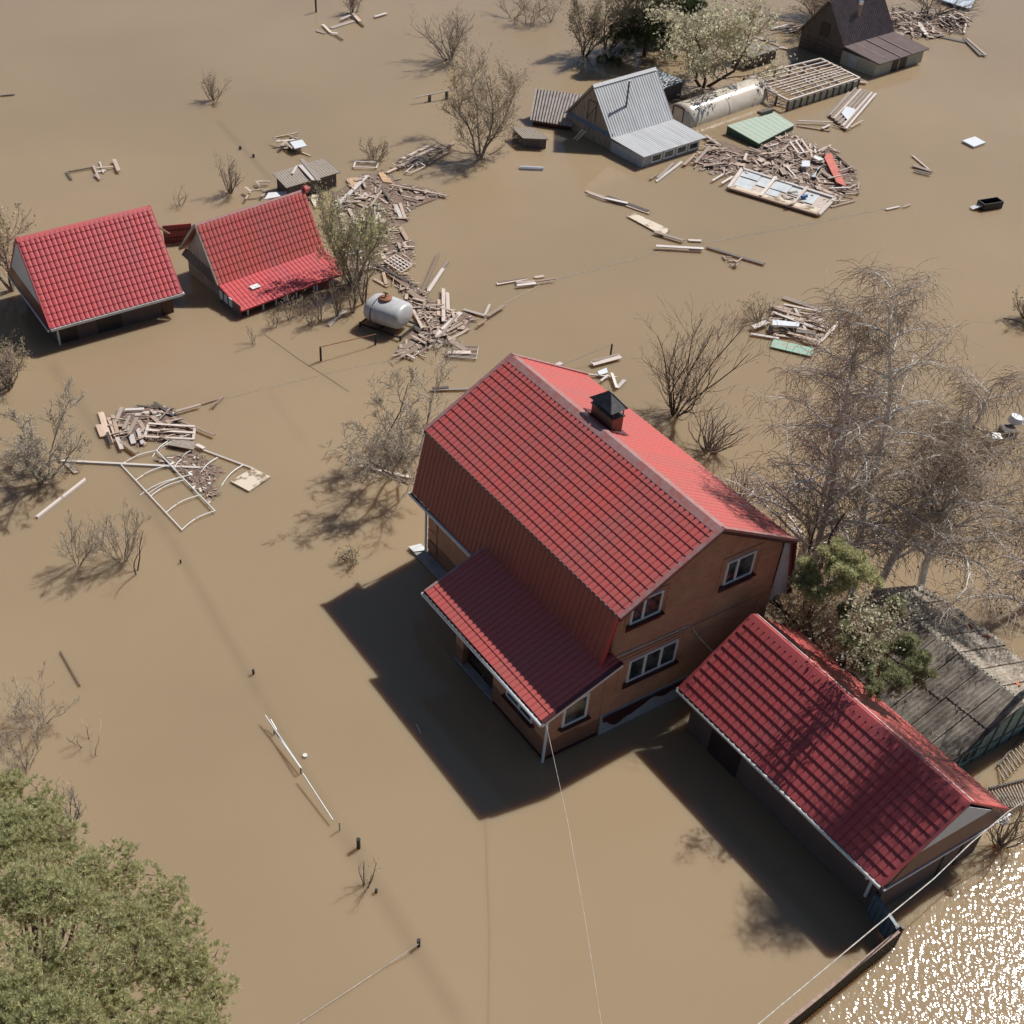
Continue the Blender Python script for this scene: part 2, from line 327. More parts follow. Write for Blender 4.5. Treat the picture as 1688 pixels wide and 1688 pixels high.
# ================================================================== MAIN BRICK HOUSE
M = Frame(11.41, 32.74, -1.0399)
def main_house():
    h = house(M, 'brick_house', 'large orange brick house with steep red gambrel roof and porch, biggest building in the photo')
    ZR, ZB, WB, L, ZL, WL = 8.55, 6.34, 4.03, 12.6, 3.46, 4.6
    q = [(0, 0)]  # walls
    wl = MB(); wl.prism([(-3.92, -.6), (3.72, -.6), (3.72, 6.0), (3.6, 6.3), (0, 8.3), (-3.6, 6.3), (-3.92, 6.0)], -12.3, -.3)
    wo = wl.build('wall', brick, h)
    bands = MB(); bands.box(-.3, -.26, -3.9, 3.74, 3.72, 3.82); bands.build('brick_band', brick, wo)
    for (b0, b1, z0, z1) in ((-.68 - 2.7, -.4, 2.1, 3.62), (.72, 2.62, 5.1, 6.6), (-3.5, -1.68, 5.2, 6.6)):   # raised brick surrounds
        bands = MB(); bands.box(-.3, -.262, b0, b1, z1, z1 + .05); bands.box(-.3, -.263, b0, b0 + .05, z0, z1); bands.box(-.3, -.263, b1 - .05, b1, z0, z1); bands.build('window_surround', brick, wo)
    for i in range(5):                                                        # quoins at two corners
        bands = MB(); bands.box(-12.28, -11.6, -3.96, -3.92, .35 + i * .62, .85 + i * .62); bands.build('quoin', brick, wo)
        bands = MB(); bands.box(-.3, -.262, 3.1, 3.74, .3 + i * .7, .85 + i * .7); bands.build('quoin', brick, wo)
    # roof: two upper slopes and two steep lower slopes
    tiles(-L, 0, (-.16, ZR - .07), (-WB, ZB), 48, 13).build('roof_slope', red, h)
    rs = tiles(-L, 0, (.16, ZR - .07), (WB - .05, ZB), 48, 13, amp=.028, step=.02).build('roof_slope', red, h)
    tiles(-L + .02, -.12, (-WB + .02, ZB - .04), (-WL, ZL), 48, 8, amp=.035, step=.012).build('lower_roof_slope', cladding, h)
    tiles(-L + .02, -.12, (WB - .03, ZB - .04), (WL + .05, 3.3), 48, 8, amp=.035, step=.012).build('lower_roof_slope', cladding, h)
    rc = MB(); rc.slab([(-L - .05, -.02, ZR + .07), (.05, -.02, ZR + .07), (.05, -.3, ZR - .07), (-L - .05, -.3, ZR - .07)], .012)
    rc.slab([(-L - .05, -.02, ZR + .07), (.05, -.02, ZR + .07), (.05, .24, ZR - .04), (-L - .05, .24, ZR - .04)], .012)
    for x in (-L + 2, -L + 4, -L + 6.1, -L + 8, -L + 10): rc.slab([(x, -.02, ZR + .078), (x + .04, -.02, ZR + .078), (x + .04, -.3, ZR - .06), (x, -.3, ZR - .06)], .008)
    rc.build('ridge_cap', trim_red, h)
    for (bb, zz, b2, z2) in ((0, ZR + .05, -WB - .04, ZB + .04), (0, ZR + .05, WB, ZB + .04)):
        for a in (-.02, -L + .02):
            v = MB(); v.bar((a, bb, zz), (a, b2, z2), .17, .1); v.build('verge_trim', trim_red, h)
            v = MB(); v.bar((a, bb, zz - .14), (a, b2, z2 - .14), .05, .16); v.build('verge_board', maroon_l, h)
    for s_ in (-1, 1):
        v = MB(); v.bar((-.09, s_ * (WB + .02), ZB), (-.09, s_ * (WL + .03), ZL - .02), .13, .08); v.build('verge_trim', trim_red2 if s_ < 0 else maroon_l, h)
    v = MB(); v.bar((-L, -WB - .03, ZB + .02), (-.05, -WB - .03, ZB + .02), .06, .05); v.build('eave_flashing', soot, h)
    # white cheek under the right lower slope
    ck = MB(); ck.add([(-.2, 3.74, 6.2), (-.2, WB + .0, 6.2), (-.2, WL, 3.25), (-.2, 4.15, 3.55), (-.2, 3.74, 3.3), (-.26, 3.74, 6.2), (-.26, WB, 6.2), (-.26, WL, 3.25), (-.26, 4.15, 3.55), (-.26, 3.74, 3.3)],
                      [(0, 4, 3, 2, 1), (5, 6, 7, 8, 9), (0, 1, 6, 5), (1, 2, 7, 6), (2, 3, 8, 7), (3, 4, 9, 8), (4, 0, 5, 9)])
    ck.bar((-.18, 3.8, 6.1), (-.18, 3.8, 3.35), .1, .03); ck.build('roof_cheek', grey_w, h)
    # back-left eave gutter and downpipe
    g = MB(); g.tube([(-L - .05, -WL - .1, ZL - .1), (-7.9, -WL - .1, ZL - .06)], .075, 8); go = g.build('gutter', white_r, h)
    g = MB(); g.box(-L, -7.9, -WL - .13, -WL - .03, ZL - .04, ZL - .02); g.build('gutter_inside', soot, go)
    d = MB(); d.tube([(-12.35, -4.6, ZL - .15), (-12.33, -4.05, ZL - .55), (-12.33, -4.02, .12)], .06, 7); d.build('downpipe', white_p, h)
    lg = MB(); lg.slab([(-12.95, -4.5, .12), (-9.6, -4.42, .1), (-9.6, -3.95, .14), (-12.9, -3.95, .14)], .3); lg.build('plinth_ledge', concrete, h)
    lw = MB(); lw.slab([(-12.95, -4.52, .16), (-12.55, -4.5, .16), (-12.3, -3.97, .2), (-12.8, -3.97, .2)], .04); lw.build('broken_white_sheet', white_r, h)
    sw = MB(); sw.box(-8.3, -7.95, -3.99, -3.92, 1.2, 2.8); sw.build('wall_panel', white_p, h)
    # plinth on the gable side
    p = MB(); p.slab([(-.28, -3.88, .98), (-.28, 3.76, .98), (-.2, 3.76, -.3), (-.2, -3.88, -.3)], .06, Vector((1, 0, .05)).normalized()); po_ = p.build('plinth', plinth_m, h)
    p = MB(); top = [(-3.82 + i * .2, .94) for i in range(34)]; low = [(b, .72 - .3 * max(0, math.sin(b * 2.1 + 1.3)) - .12 * math.sin(b * 5.3) - (.12 if b < -2.4 else 0)) for b, _ in reversed(top)]
    for k in range(33): (b0, z0), (b1, z1) = low[33 - k], low[32 - k]; p.prism([(b0, z0), (b1, z1), top[k + 1], top[k]], -.19, -.175)
    p.build('plinth_flashing', maroon, po_)
    # windows of the gable
    window(h, -2.93, -.68, 2.33, 3.45, -.3, panes=3, sill=.3)
    window(h, .97, 2.32, 5.33, 6.43, -.3, split=[1.5], sill=.32)
    window(h, -3.3, -1.95, 5.45, 6.5, -.3, split=[-2.75], sill=.32)
    # cable duct running on the gable wall
    c = MB(); c.tube([(-.27, -3.9, 4.04), (-.27, -3.52, 4.03), (-.27, -2, 3.98), (-.27, -.5, 3.93), (-.27, -.3, 3.9), (-.25, -.1, 3.75), (-.2, .3, 3.1), (.1, .8, 2.4), (.5, 1.3, 2.1)], .03, 5); c.build('cable', cable_w, h)
    # chimney
    A0, A1, B0, B1 = -8.0, -6.72, .5, 1.0
    ch = MB(); ch.box(A0, A1, B0, B1, 7.9, 8.8); co = ch.build('chimney', brick_mat('chimney_brick', (.36, .15, .09), (.3, .12, .07), (.2, .12, .09)), h)
    f = MB(); f.slab([(A0 - .35, B0 - .12, 8.44), (A1 + .25, B0 - .12, 8.44), (A1 + .25, B1 + .2, 8.0), (A0 - .35, B1 + .2, 8.0)], .01); f.build('chimney_flashing', maroon_l, co)
    r = MB(); r.box(A0 - .04, A1 + .04, B0 - .04, B1 + .04, 8.8, 8.86)
    for a in (A0 + .03, (A0 + A1) / 2, A1 - .03):
        for b in (B0 + .02, B1 - .02): r.bar((a, b, 8.86), (a, b, 9.12), .035)
    r.build('chimney_rim', soot, co)
    cp = MB(); ca, cb, zz = (A0 + A1) / 2, (B0 + B1) / 2, 9.1
    e = [(A0 - .02, B0 - .14, zz), (A1 + .02, B0 - .14, zz), (A1 + .02, B1 + .14, zz), (A0 - .02, B1 + .14, zz)]
    tp = [(ca - .06, cb, zz + .5), (ca + .06, cb, zz + .5)]
    cp.add(e + tp, [(0, 1, 5, 4), (1, 2, 5), (2, 3, 4, 5), (3, 0, 4), (3, 2, 1, 0)])
    for k in range(4): cp.bar(e[k], tp[0] if k in (0, 3) else tp[1], .04)
    cp.build('chimney_cap', soot, co)
    # porch
    s = .388; AP = .3
    zt = lambda b: 3.12 + s * (b + 7.15)
    PL = -7.4
    po = tiles(PL, AP, (-4.25, zt(-4.25)), (-7.15, zt(-7.15)), 30, 8, amp=.045, step=.028).build('porch_roof', red, h)
    ex = tiles(-.27, AP, (-3.9, zt(-3.9)), (-4.245, zt(-4.245)), 2, 1); ex.build('roof_corner', red, po)
    v = MB(); v.bar((AP + .02, -7.17, zt(-7.17) + .05), (AP + .02, -3.9, zt(-3.9) + .05), .16, .07); v.build('verge_trim', maroon_l, po)
    v = MB(); v.bar((PL, -7.17, zt(-7.17) + .05), (PL, -4.45, zt(-4.45) + .05), .12, .07); v.build('verge_trim', trim_red, po)
    v = MB(); v.bar((AP + .04, -7.2, zt(-7.2) - .09), (AP + .04, -3.88, zt(-3.88) - .09), .03, .2); v.build('verge_board', white_p, po)
    v = MB(); v.bar((PL, -7.2, zt(-7.2) - .09), (PL, -4.5, zt(-4.5) - .09), .03, .14); v.build('verge_board', maroon_l, po)
    g = MB(); g.tube([(PL - .08, -7.25, 3.03), (AP + .06, -7.25, 3.06)], .07, 8); go = g.build('gutter', white_p, po)
    g = MB(); g.box(PL, AP, -7.28, -7.18, 3.1, 3.115); g.build('gutter_inside', soot, go)
    dp = MB(); dp.tube([(-.1, -7.2, 3.0), (-.22, -6.6, 2.5), (-.24, -6.44, 2.3), (-.24, -6.44, -.1)], .055, 8); dp.build('downpipe', white_p, h)
    # porch walls
    x0, x1, y, wt = -6.3, -.31, -6.365, .25
    pw = MB()
    def wallseg(a0, a1, z0, z1): pw.box(a0, a1, y, y + wt, z0, z1)
    wallseg(x0, x0 + .5, -.6, 3.3); wallseg(-3.72, x1, -.6, 3.3); wallseg(x0 + .5, -3.72, -.6, .12); wallseg(x0 + .5, -3.72, 2.5, 3.3)
    pw.prism([(y + wt, -.6), (-3.93, -.6), (-3.93, zt(-3.93) - .14), (y + wt, zt(y + wt) - .14)], x1 - .25, x1)
    pw.prism([(y + wt, -.6), (-5.6, -.6), (-5.6, zt(-5.6) - .12), (y + wt, zt(y + wt) - .12)], x0, x0 + .25)
    pw.box(-3.72, -3.5, y + wt, -3.93, -.6, 2.6)
    pw.build('porch_wall', brick, h)
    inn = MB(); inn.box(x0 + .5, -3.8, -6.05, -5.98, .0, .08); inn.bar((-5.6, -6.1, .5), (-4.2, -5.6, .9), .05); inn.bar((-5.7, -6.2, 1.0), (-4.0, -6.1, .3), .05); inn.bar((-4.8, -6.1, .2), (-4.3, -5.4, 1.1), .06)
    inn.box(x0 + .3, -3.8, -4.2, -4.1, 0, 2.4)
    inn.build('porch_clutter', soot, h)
    sl_ = MB(); sl_.slab([(x0 - .02, y - .06, .14), (-3.6, y - .06, .14), (-3.6, y + wt + .03, .14), (x0 - .02, y + wt + .03, .14)], .05); sl_.build('porch_sill', concrete, h)
    ft = MB(); ft.box(-3.7, x1, y - .03, y, -.3, .12); ft.box(x1, x1 + .03, y, -3.93, -.3, .12); ft.build('porch_footing', maroon, h)
    window(h, -5.74, -4.62, 1.45, 2.72, x1, panes=1, sill=.12, w=.1)
    window(h, -2.8, -1.15, 1.2, 2.4, y, nrm=-1, panes=2, sill=.14, axis='b')
    return h
main_house()

# ================================================================== GARAGE
G = Frame(18.17, 24.38, -1.0415)
def garage():
    h = house(G, 'garage', 'long low garage with dappled dark red tile roof right of the brick house', 'garage')
    ZR, ZE, W, L = 4.48, 2.16, 2.94, 9.75
    wl = MB(); wl.prism([(-2.42, -.6), (2.42, -.6), (2.42, 2.3), (-2.42, 2.3)], -L + .3, -.12); wl.build('wall', garage_w, h)
    pn = MB(); pn.box(-L + 1.5, -L + 3.0, -2.46, -2.42, -.4, 2.0); pn.build('door_leaf', brown_door, h)
    for (b0, b1) in ((-2.42, -2.3), (.5, .6), (1.4, 1.45)): pn = MB(); pn.box(-.12, -.08, b0, b1, -.4, 2.15); pn.build('corner_trim', soot, h)
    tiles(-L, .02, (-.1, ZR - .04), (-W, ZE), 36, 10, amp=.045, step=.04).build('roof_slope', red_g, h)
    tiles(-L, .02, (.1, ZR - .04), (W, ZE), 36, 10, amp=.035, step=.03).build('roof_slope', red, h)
    rc = MB(); rc.slab([(-L - .04, 0, ZR + .06), (.06, 0, ZR + .06), (.06, -.2, ZR - .06), (-L - .04, -.2, ZR - .06)], .012)
    rc.slab([(-L - .04, 0, ZR + .06), (.06, 0, ZR + .06), (.06, .2, ZR - .06), (-L - .04, .2, ZR - .06)], .012); rc.build('ridge_cap', red_g, h)
    w_ = MB(); w_.bar((-L, .2, ZR - .03), (.05, .2, ZR - .03), .02, .02); w_.build('ridge_wire', white_r, h)
    for a in (.0, -L + .02):
        for s_ in (-1, 1):
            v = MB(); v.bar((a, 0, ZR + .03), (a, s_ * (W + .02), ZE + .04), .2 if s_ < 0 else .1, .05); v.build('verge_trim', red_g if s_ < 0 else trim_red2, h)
    # white gable triangle with a sloping maroon skirt and pale drip edge below it
    sl_ = (ZR - ZE) / W
    for a, o in ((.06, .15), (-L - .06, -L - .15)):
        t = MB(); zb = 3.1; bw = (ZR - zb) / sl_
        t.prism([(-bw + .12, zb - .02), (bw - .12, zb - .02), (0, ZR - .16)], a - .02, a + .02); t.build('gable_panel', grey_w, h)
        k = MB(); q = [(a, -bw + .1, zb), (a, bw - .1, zb), (o, W - .08, ZE - .08), (o, -W + .08, ZE - .08)]
        k.slab(q, .03); k.build('gable_skirt', maroon_l, h)
        e = MB(); e.bar((o, -W, ZE - .1), (o, W, ZE - .1), .07, .08); e.build('drip_edge', white_p, h)
    g = MB(); g.tube([(-L - .05, -W - .08, ZE - .06), (.05, -W - .08, ZE - .02)], .065, 8); go = g.build('gutter', white_r, h)
    g = MB(); g.box(-L, 0, -W - .1, -W, ZE, ZE + .012); g.build('gutter_inside', soot, go)
    d = MB(); d.tube([(-.45, -W - .1, ZE - .1), (-.5, -2.55, ZE - .5), (-.52, -2.5, .55)], .06, 8); d.build('downpipe', white_p, h)
    g = MB(); g.tube([(-L, W + .06, ZE - .06), (.0, W + .06, ZE - .04)], .04, 6); g.build('gutter', concrete, h)
garage()

# ================================================================== LEFT RED-ROOF HOUSE
A = Frame(-19.24, 60.64, .5238)
def red_house_left():
    h = house(A, 'red_roof_house', 'leftmost house with one big plain bright red tile slope and brown walls')
    ZR, ZE, W, L = 4.9, 1.3, 3.39, 7.38
    wl = MB(); wl.prism([(-2.88, -.6), (2.88, -.6), (2.88, 1.5), (-2.88, 1.5)], .38, 7.0); wl.build('wall', brown_wall, h)
    d = MB(); d.box(.5, 1.5, -2.92, -2.88, -.4, 1.3); d.build('door_leaf', brown_door, h)
    d = MB(); d.box(2.6, 4.0, -2.92, -2.88, -.4, 1.2); d.build('door_leaf', brown_door, h)
    d = MB(); d.box(6.3, 6.98, -2.91, -2.88, -.4, 1.3); d.build('door_leaf', maroon, h)
    tiles(0, L, (-.1, ZR - .05), (-W, ZE), 27, 13, amp=.05, step=.035).build('roof_slope', red_b, h)
    tiles(0, L, (.1, ZR - .05), (W, ZE), 27, 13, amp=.05, step=.035).build('roof_slope', red_b, h)
    rc = MB(); rc.slab([(-.04, 0, ZR + .06), (L + .04, 0, ZR + .06), (L + .04, -.24, ZR - .1), (-.04, -.24, ZR - .1)], .02)
    rc.slab([(-.04, 0, ZR + .06), (L + .04, 0, ZR + .06), (L + .04, .24, ZR - .1), (-.04, .24, ZR - .1)], .02); rc.build('ridge_cap', red_b, h)
    sl_ = (ZR - ZE) / W
    for a in (0, L):
        for s_ in (-1, 1):
            v = MB(); v.bar((a, 0, ZR + .02), (a, s_ * W, ZE + .02), .14, .1); v.build('verge_trim', red_b, h)
    for a, o in ((-.06, -.14), (L + .06, L + .14)):
        zb = 2.25; t = MB(); bw = (ZR - zb) / sl_
        t.prism([(-bw + .12, zb - .02), (bw - .12, zb - .02), (0, ZR - .18)], a - .02, a + .02); t.build('gable_panel', grey_w, h)
        k = MB(); k.slab([(a, -bw + .1, zb), (a, bw - .1, zb), (o, W - .08, ZE - .08), (o, -W + .08, ZE - .08)], .03); k.build('gable_skirt', maroon_l, h)
        e = MB(); e.bar((o, -W, ZE - .1), (o, W, ZE - .1), .08, .1); e.build('drip_edge', white_p, h)
    e = MB(); e.bar((-.03, -W - .04, ZE - .06), (L + .03, -W - .04, ZE - .06), .12, .14); e.build('gutter', white_r, h)
    d = MB(); d.tube([(.35, -W - .02, ZE - .1), (.42, -2.97, ZE - .5), (.42, -2.97, -.1)], .06, 7); d.build('downpipe', white_r, h)
    # small lean-to roof on the far end
    s_ = MB(); s_.slab([(L + .05, .9, 3.6), (L + .05, 2.9, 1.55), (L + 1.55, 2.9, 1.5), (L + .7, 1.6, 2.5)], .05); s_.build('side_roof', red_b, h)
    s_ = MB(); s_.bar((L + .1, .7, 3.7), (L + 1.9, 2.8, 1.6), .18, .05); s_.build('side_flashing', trim_red, h)
    s_ = MB(); s_.box(L - .3, L + .8, 1.2, 1.5, -.4, 1.6); s_.build('side_wall', brown_wall, h)
red_house_left()

# ================================================================== SECOND RED-ROOF HOUSE (porch wing)
B2 = Frame(-10.45, 64.25, .6416)
def red_house_mid():
    h = house(B2, 'cabin', 'wooden cabin whose kinked red tile roof covers an open post porch')
    ZR, ZB, WB, ZL, WL, L = 3.87, 1.03, 1.89, .5, 4.26, 7.13
    wl = MB(); wl.prism([(-1.8, -.6), (1.9, -.6), (1.9, 1.5), (0, ZR - .12), (-1.8, 1.1)], .28, L - .28); wo = wl.build('wall', wood_g, h)
    k = MB(); k.slab([(.25, -1.8, 1.25), (.25, 1.95, 1.6), (0.0, 2.1, 1.2), (0.0, -1.9, .85)], .03); k.build('gable_skirt', wood_gd, h)
    for i in range(4): k = MB(); k.box(.26, .28, -1.8, 1.9, .02 + i * .24, .2 + i * .24); k.build('wall_board', wood_g, wo)
    tiles(0, L, (-.08, ZR - .04), (-WB, ZB), 28, 8, amp=.045, step=.035).build('roof_slope', red, h)
    tiles(0, L, (-WB, ZB), (-WL, ZL), 28, 6, amp=.03, step=.015).build('porch_roof', red_b, h)
    tiles(0, L, (.08, ZR - .04), (2.2, 1.5), 28, 8, amp=.045, step=.03).build('roof_slope', red, h)
    rc = MB(); rc.slab([(-.04, 0, ZR + .05), (L, 0, ZR + .05), (L, -.2, ZR - .14), (-.04, -.2, ZR - .14)], .02)
    rc.slab([(-.04, 0, ZR + .05), (L, 0, ZR + .05), (L, .2, ZR - .14), (-.04, .2, ZR - .14)], .02); rc.build('ridge_cap', trim_red, h)
    kn = MB(); kn.tube([(L - .02, 0, ZR + .02), (L + .3, 0, ZR - .02)], .22, 10, .17); kn.build('ridge_end_cap', red_b, h)
    for s_, (b2, z2) in ((-1, (-WB, ZB)), (1, (2.2, 1.5))):
        v = MB(); v.bar((-.03, 0, ZR), (-.03, b2, z2), .1, .14); v.build('verge_board', wood_g, h)
    px = [.5, 1.5, 2.35, 2.9, 3.7, 4.9, 5.1, 6.1, 6.9]
    for a in px:
        p = MB(); p.box(a - .04, a + .04, -4.1, -4.02, -.4, ZL - .05); p.build('porch_post', grey_w, h)
    p = MB(); p.box(.3, L - .2, -4.08, -4.0, ZL - .12, ZL - .06); p.build('porch_beam', wood_gd, h)
    r = MB(); r.box(.02, .06, -4.1, -1.9, -.3, .75); r.build('porch_side_boards', wood_gd, h)
    for b in (-2.3, -2.8, -3.3):
        g = MB(); g.box(-.03, .02, b, b + .3, .3, .8); g.build('porch_side_window', grey_w, h)
    dk = MB(); dk.box(.4, L - .3, -1.84, -1.8, -.2, 1.0); dk.build('dark_front_wall', brown_wall, h)
    pt = MB(); f = B2.on(416, 482, b=-2.6); pt.slab([(1.45, -3.15, ZB - .16), (2.0, -3.15, ZB - .16), (1.95, -2.85, ZB - .09), (1.4, -2.85, ZB - .09)], .03); pt.build('roof_patch', white_r, h)
red_house_mid()

# ================================================================== GREY TIN HOUSE
Gy = Frame(13.78, 84.5, .5898)
def grey_house():
    h = house(Gy, 'tin_roof_house', 'grey tin-roofed house with plank gable, black stovepipe and white-framed porch windows')
    ZR, ZB, WB, ZL, WL, L = 3.66, .91, 2.38, .8, 5.6, 5.54
    wl = MB(); wl.prism([(-2.3, -.6), (2.3, -.6), (2.3, 1.0), (0, ZR - .12), (-2.3, 1.0)], .12, L - .15); wl.build('wall', wood_g, h)
    bl = MB(); bl.slab([(.12, -2.3, 1.15), (.12, 2.3, 1.2), (-.06, 2.3, .95), (-.06, -2.3, .9)], .03); bl.build('gable_skirt', mat('blue_grey_flashing', (.13, .18, .25), .5), h)
    dr = MB()
    for i in range(13): dr.box(.09, .12, -1.75 + i * .28, -1.5 + i * .28, 1.1, max(1.2, ZR - .35 - abs(-1.62 + i * .28) * 1.2))
    dr.build('gable_boards', wood_g, h)
    dd = MB()
    for p, q in (((-.45, 1.3), (-.45, 2.6)), ((.35, 1.3), (.35, 2.6)), ((-.45, 2.6), (.35, 2.6)), ((-.45, 2.45), (.35, 1.4))): dd.bar((.07, p[0], p[1]), (.07, q[0], q[1]), .05, .03)
    dd.build('loft_door', wood_gd, h)
    for t, b, nm in (((0, -.02, ZR), (0, -WB, ZB), 'roof_slope'), ((0, .02, ZR), (0, 2.5, 1.0), 'roof_slope'), ((0, -WB, ZB + .02), (0, -WL, ZL), 'porch_roof')):
        corr([(-.1, t[1], t[2]), (L, t[1], t[2]), (L, b[1], b[2]), (-.1, b[1], b[2])], 26, .035).build(nm, tin, h)
    rc = MB(); rc.slab([(-.1, 0, ZR + .09), (L, 0, ZR + .09), (L, -.18, ZR - .07), (-.1, -.18, ZR - .07)], .01); rc.slab([(-.1, 0, ZR + .09), (L, 0, ZR + .09), (L, .18, ZR - .07), (-.1, .18, ZR - .07)], .01); rc.build('ridge_cap', tin, h)
    pw = MB(); pw.box(.02, L - .4, -5.42, -2.32, -.6, .72); pw.build('porch_wall', tin_g, h)
    for a in (.75, 1.85, 3.0, 4.1):
        window(h, a, a + .95, .14, .7, -5.42, nrm=-1, panes=1, axis='b', w=.1)
    b = Gy.on(1030, 178, b=-1.15)
    sp = MB(); P = Vector((b.x, -1.25, 2.15)); sp.tube([P - Vector((0, 0, .1)), P + Vector((0, 0, 1.75))], .06, 8); so_ = sp.build('stovepipe', soot, h)
    cp = MB(); cp.tube([P + Vector((0, 0, 1.75)), P + Vector((0, 0, 1.83))], .09, 8); cp.build('pipe_cap', white_r, so_)
    pl = MB(); pl.box(P.x - .25, P.x + .5, -1.9, -1.25, 1.6, 1.62); 
    ld = MB(); q0, q1 = Gy.loc(at(951, 232, .05)), Gy.loc(at(966, 216, .9))
    s_ = Vector((0, .35, 0))
    ld.bar(q0, q1, .06); ld.bar(q0 + s_, q1 + s_, .06)
    for i in range(5): t = (i + .5) / 5; ld.bar(q0.lerp(q1, t), q0.lerp(q1, t) + s_, .05)
    lo = ld.build('ladder', plank_w, None); lo.location = Gy.O; lo.rotation_euler = (0, 0, Gy.h)
    tag(lo, 'small pale ladder leaning on the wall of the grey tin-roofed house', 'ladder')
grey_house()

# ================================================================== DARK HOUSE
D = Frame(31.72, 102.9, .5906)
def dark_house():
    h = house(D, 'slate_roof_house', 'dark corrugated-roof house at the top right with pale grey-green porch walls')
    L, RB = 5.65, -3.2; ZR, ZB = 3.98, 1.26
    wl = MB(); wl.prism([(-5.35, -.6), (-1.1, -.6), (-1.1, 1.25), (RB, ZR - .1), (-5.35, 1.2)], .08, L - .1); wo = wl.build('wall', wood_gd, h)
    k = MB()
    for i in range(3): k.box(.04, .08, -5.3, -1.15, .1 + i * .33, .36 + i * .33)
    k.build('wall_board', brown_wall, wo)
    hd = MB(); hd.box(.05, .08, -3.7, -2.8, 1.4, 2.4); hd.build('loft_door', brown_door, h)
    corr([(-.08, RB - .02, ZR), (L, RB - .02, ZR), (L, -5.42, ZB), (-.08, -5.42, ZB)], 30, .07).build('roof_slope', slate_d, h)
    corr([(-.08, RB + .02, ZR), (L, RB + .02, ZR), (L, -.95, 1.2), (-.08, -.95, 1.2)], 30, .07).build('roof_slope', slate_d, h)
    pr = corr([(-.08, -5.4, ZB + .02), (L, -5.4, ZB + .02), (L, -8.9, 1.0), (-.08, -8.9, 1.0)], 30, .05).build('porch_roof', mat('pinkish_brown_slate', (.27, .2, .18), .8, var=.12, scale=2), h)
    sm = MB()
    for a in (1.15, 2.4, 3.7): sm.box(a - .04, a + .04, -8.8, -5.45, 1.06, 1.07)
    for a in (1.15, 2.4, 3.7): sm.slab([(a - .03, -5.45, ZB + .085), (a + .05, -5.45, ZB + .085), (a + .05, -8.85, 1.065), (a - .03, -8.85, 1.065)], .01)
    sm.build('sheet_lap', slate_d, pr)
    pw = MB(); pw.box(0, L - .25, -8.65, -5.36, -.6, .98); pw.build('porch_wall', greengrey, h)
    wn = MB(); wn.box(-.03, 0, -6.9, -6.1, .15, .95); wn.build('window', mat('pale_blue_glass', (.38, .42, .48), .25), h)
    for a0, a1 in ((1.85, 2.55), (2.75, 3.5)): dr = MB(); dr.box(a0, a1, -8.68, -8.65, -.4, .96); dr.build('door_leaf', brown_door, h)
    b = D.on(1405, 65, b=-4.2); P = Vector((b.x, -4.2, 2.4))
    sp = MB(); sp.tube([P, P + Vector((0, 0, 1.15))], .12, 8); so_ = sp.build('stovepipe', mat('yellowed_pipe', (.35, .27, .2), .6), h)
    cp = MB(); cp.tube([P + Vector((0, 0, 1.15)), P + Vector((0, 0, 1.4))], .17, 10); cp.build('pipe_cap', mat('shiny_metal', (.7, .7, .72), .2, metal=.9), so_)
dark_house()

# ================================================================== SMALL SHEDS
def shed(name, label, q, zt, zb, mroof, mwall, ncol=14, amp=.04, inset=.12, cat='shed', roofname='roof', kind='corr'):
    """q: four photo points (far-left, far-right, near-right, near-left); far edge at zt, near edge at zb"""
    P = [at(*q[0], zt), at(*q[1], zt), at(*q[2], zb), at(*q[3], zb)]
    c = sum(P, Vector()) / 4; base = Vector((c.x, c.y, 0))
    h = empty(name, base, 0, label, cat); P = [p - base for p in P]
    corr(P, ncol, amp).build(roofname, mroof, h)
    cc = sum(P, Vector()) / 4
    I = [cc.lerp(p, 1 - inset) for p in P]
    mb = MB(); top = [p - Vector((0, 0, .07)) for p in I]; bot = [Vector((p.x, p.y, -.5)) for p in I]
    mb.add(top + bot, [(0, 1, 2, 3), (7, 6, 5, 4), (0, 4, 5, 1), (1, 5, 6, 2), (2, 6, 7, 3), (3, 7, 4, 0)])
    mb.build('wall', mwall, h); return h
shed('slate_shed', 'tilted shed with striped corrugated slate roof behind the grey tin-roofed house', [(883, 147), (962, 157), (944, 209), (874, 198)], 1.7, .35, slate_l, maroon, 15, .09)
shed('plank_shed', 'little plank-roofed shed floating left of the grey tin-roofed house', [(842, 209), (880, 211), (905, 230), (862, 228)], .75, .7, wood_g, wood_gd, 9, .03)
shed('tin_shed', 'small shed with peeling bluish tin roof behind the grey tin-roofed house', [(1078, 112), (1130, 134), (1094, 147), (1076, 138)], 1.2, 1.0, mat('peeling_blue_tin', (.35, .38, .4), .4, col2=(.08, .1, .12), scale=3), wood_gd, 10, .03)
shed('flat_shed', 'dark flat-roofed shed beside the cream-leaved tree', [(1228, 68), (1287, 79), (1240, 95), (1205, 84)], .95, .9, mat('grey_felt_roof', (.23, .2, .175), .85, var=.2), wood_gd, 8, .01)
s5 = shed('board_shed', 'board-roofed shed with a brown beam across it, behind the kinked red roof cabin', [(449, 286), (533, 261), (561, 284), (472, 310)], 1.0, .95, wood_g, wood_gd, 22, .025)
shed('blue_roof_float', 'blue-edged white roof panel floating at the top right corner', [(1530, -30), (1625, -30), (1599, 15), (1552, 0)], .35, .3, mat('pale_blue_panel', (.5, .56, .62), .4, var=.1), mat('blue_edge', (.03, .06, .16), .5), 6, .02, .03, cat='roof panel')
shed('green_roof', 'flaking green plank roof of a sunken shed right of the plastic tunnel', [(1198, 207), (1275, 184), (1310, 206), (1251, 237)], .55, .35, green_p, green_d, 9, .02, .02)
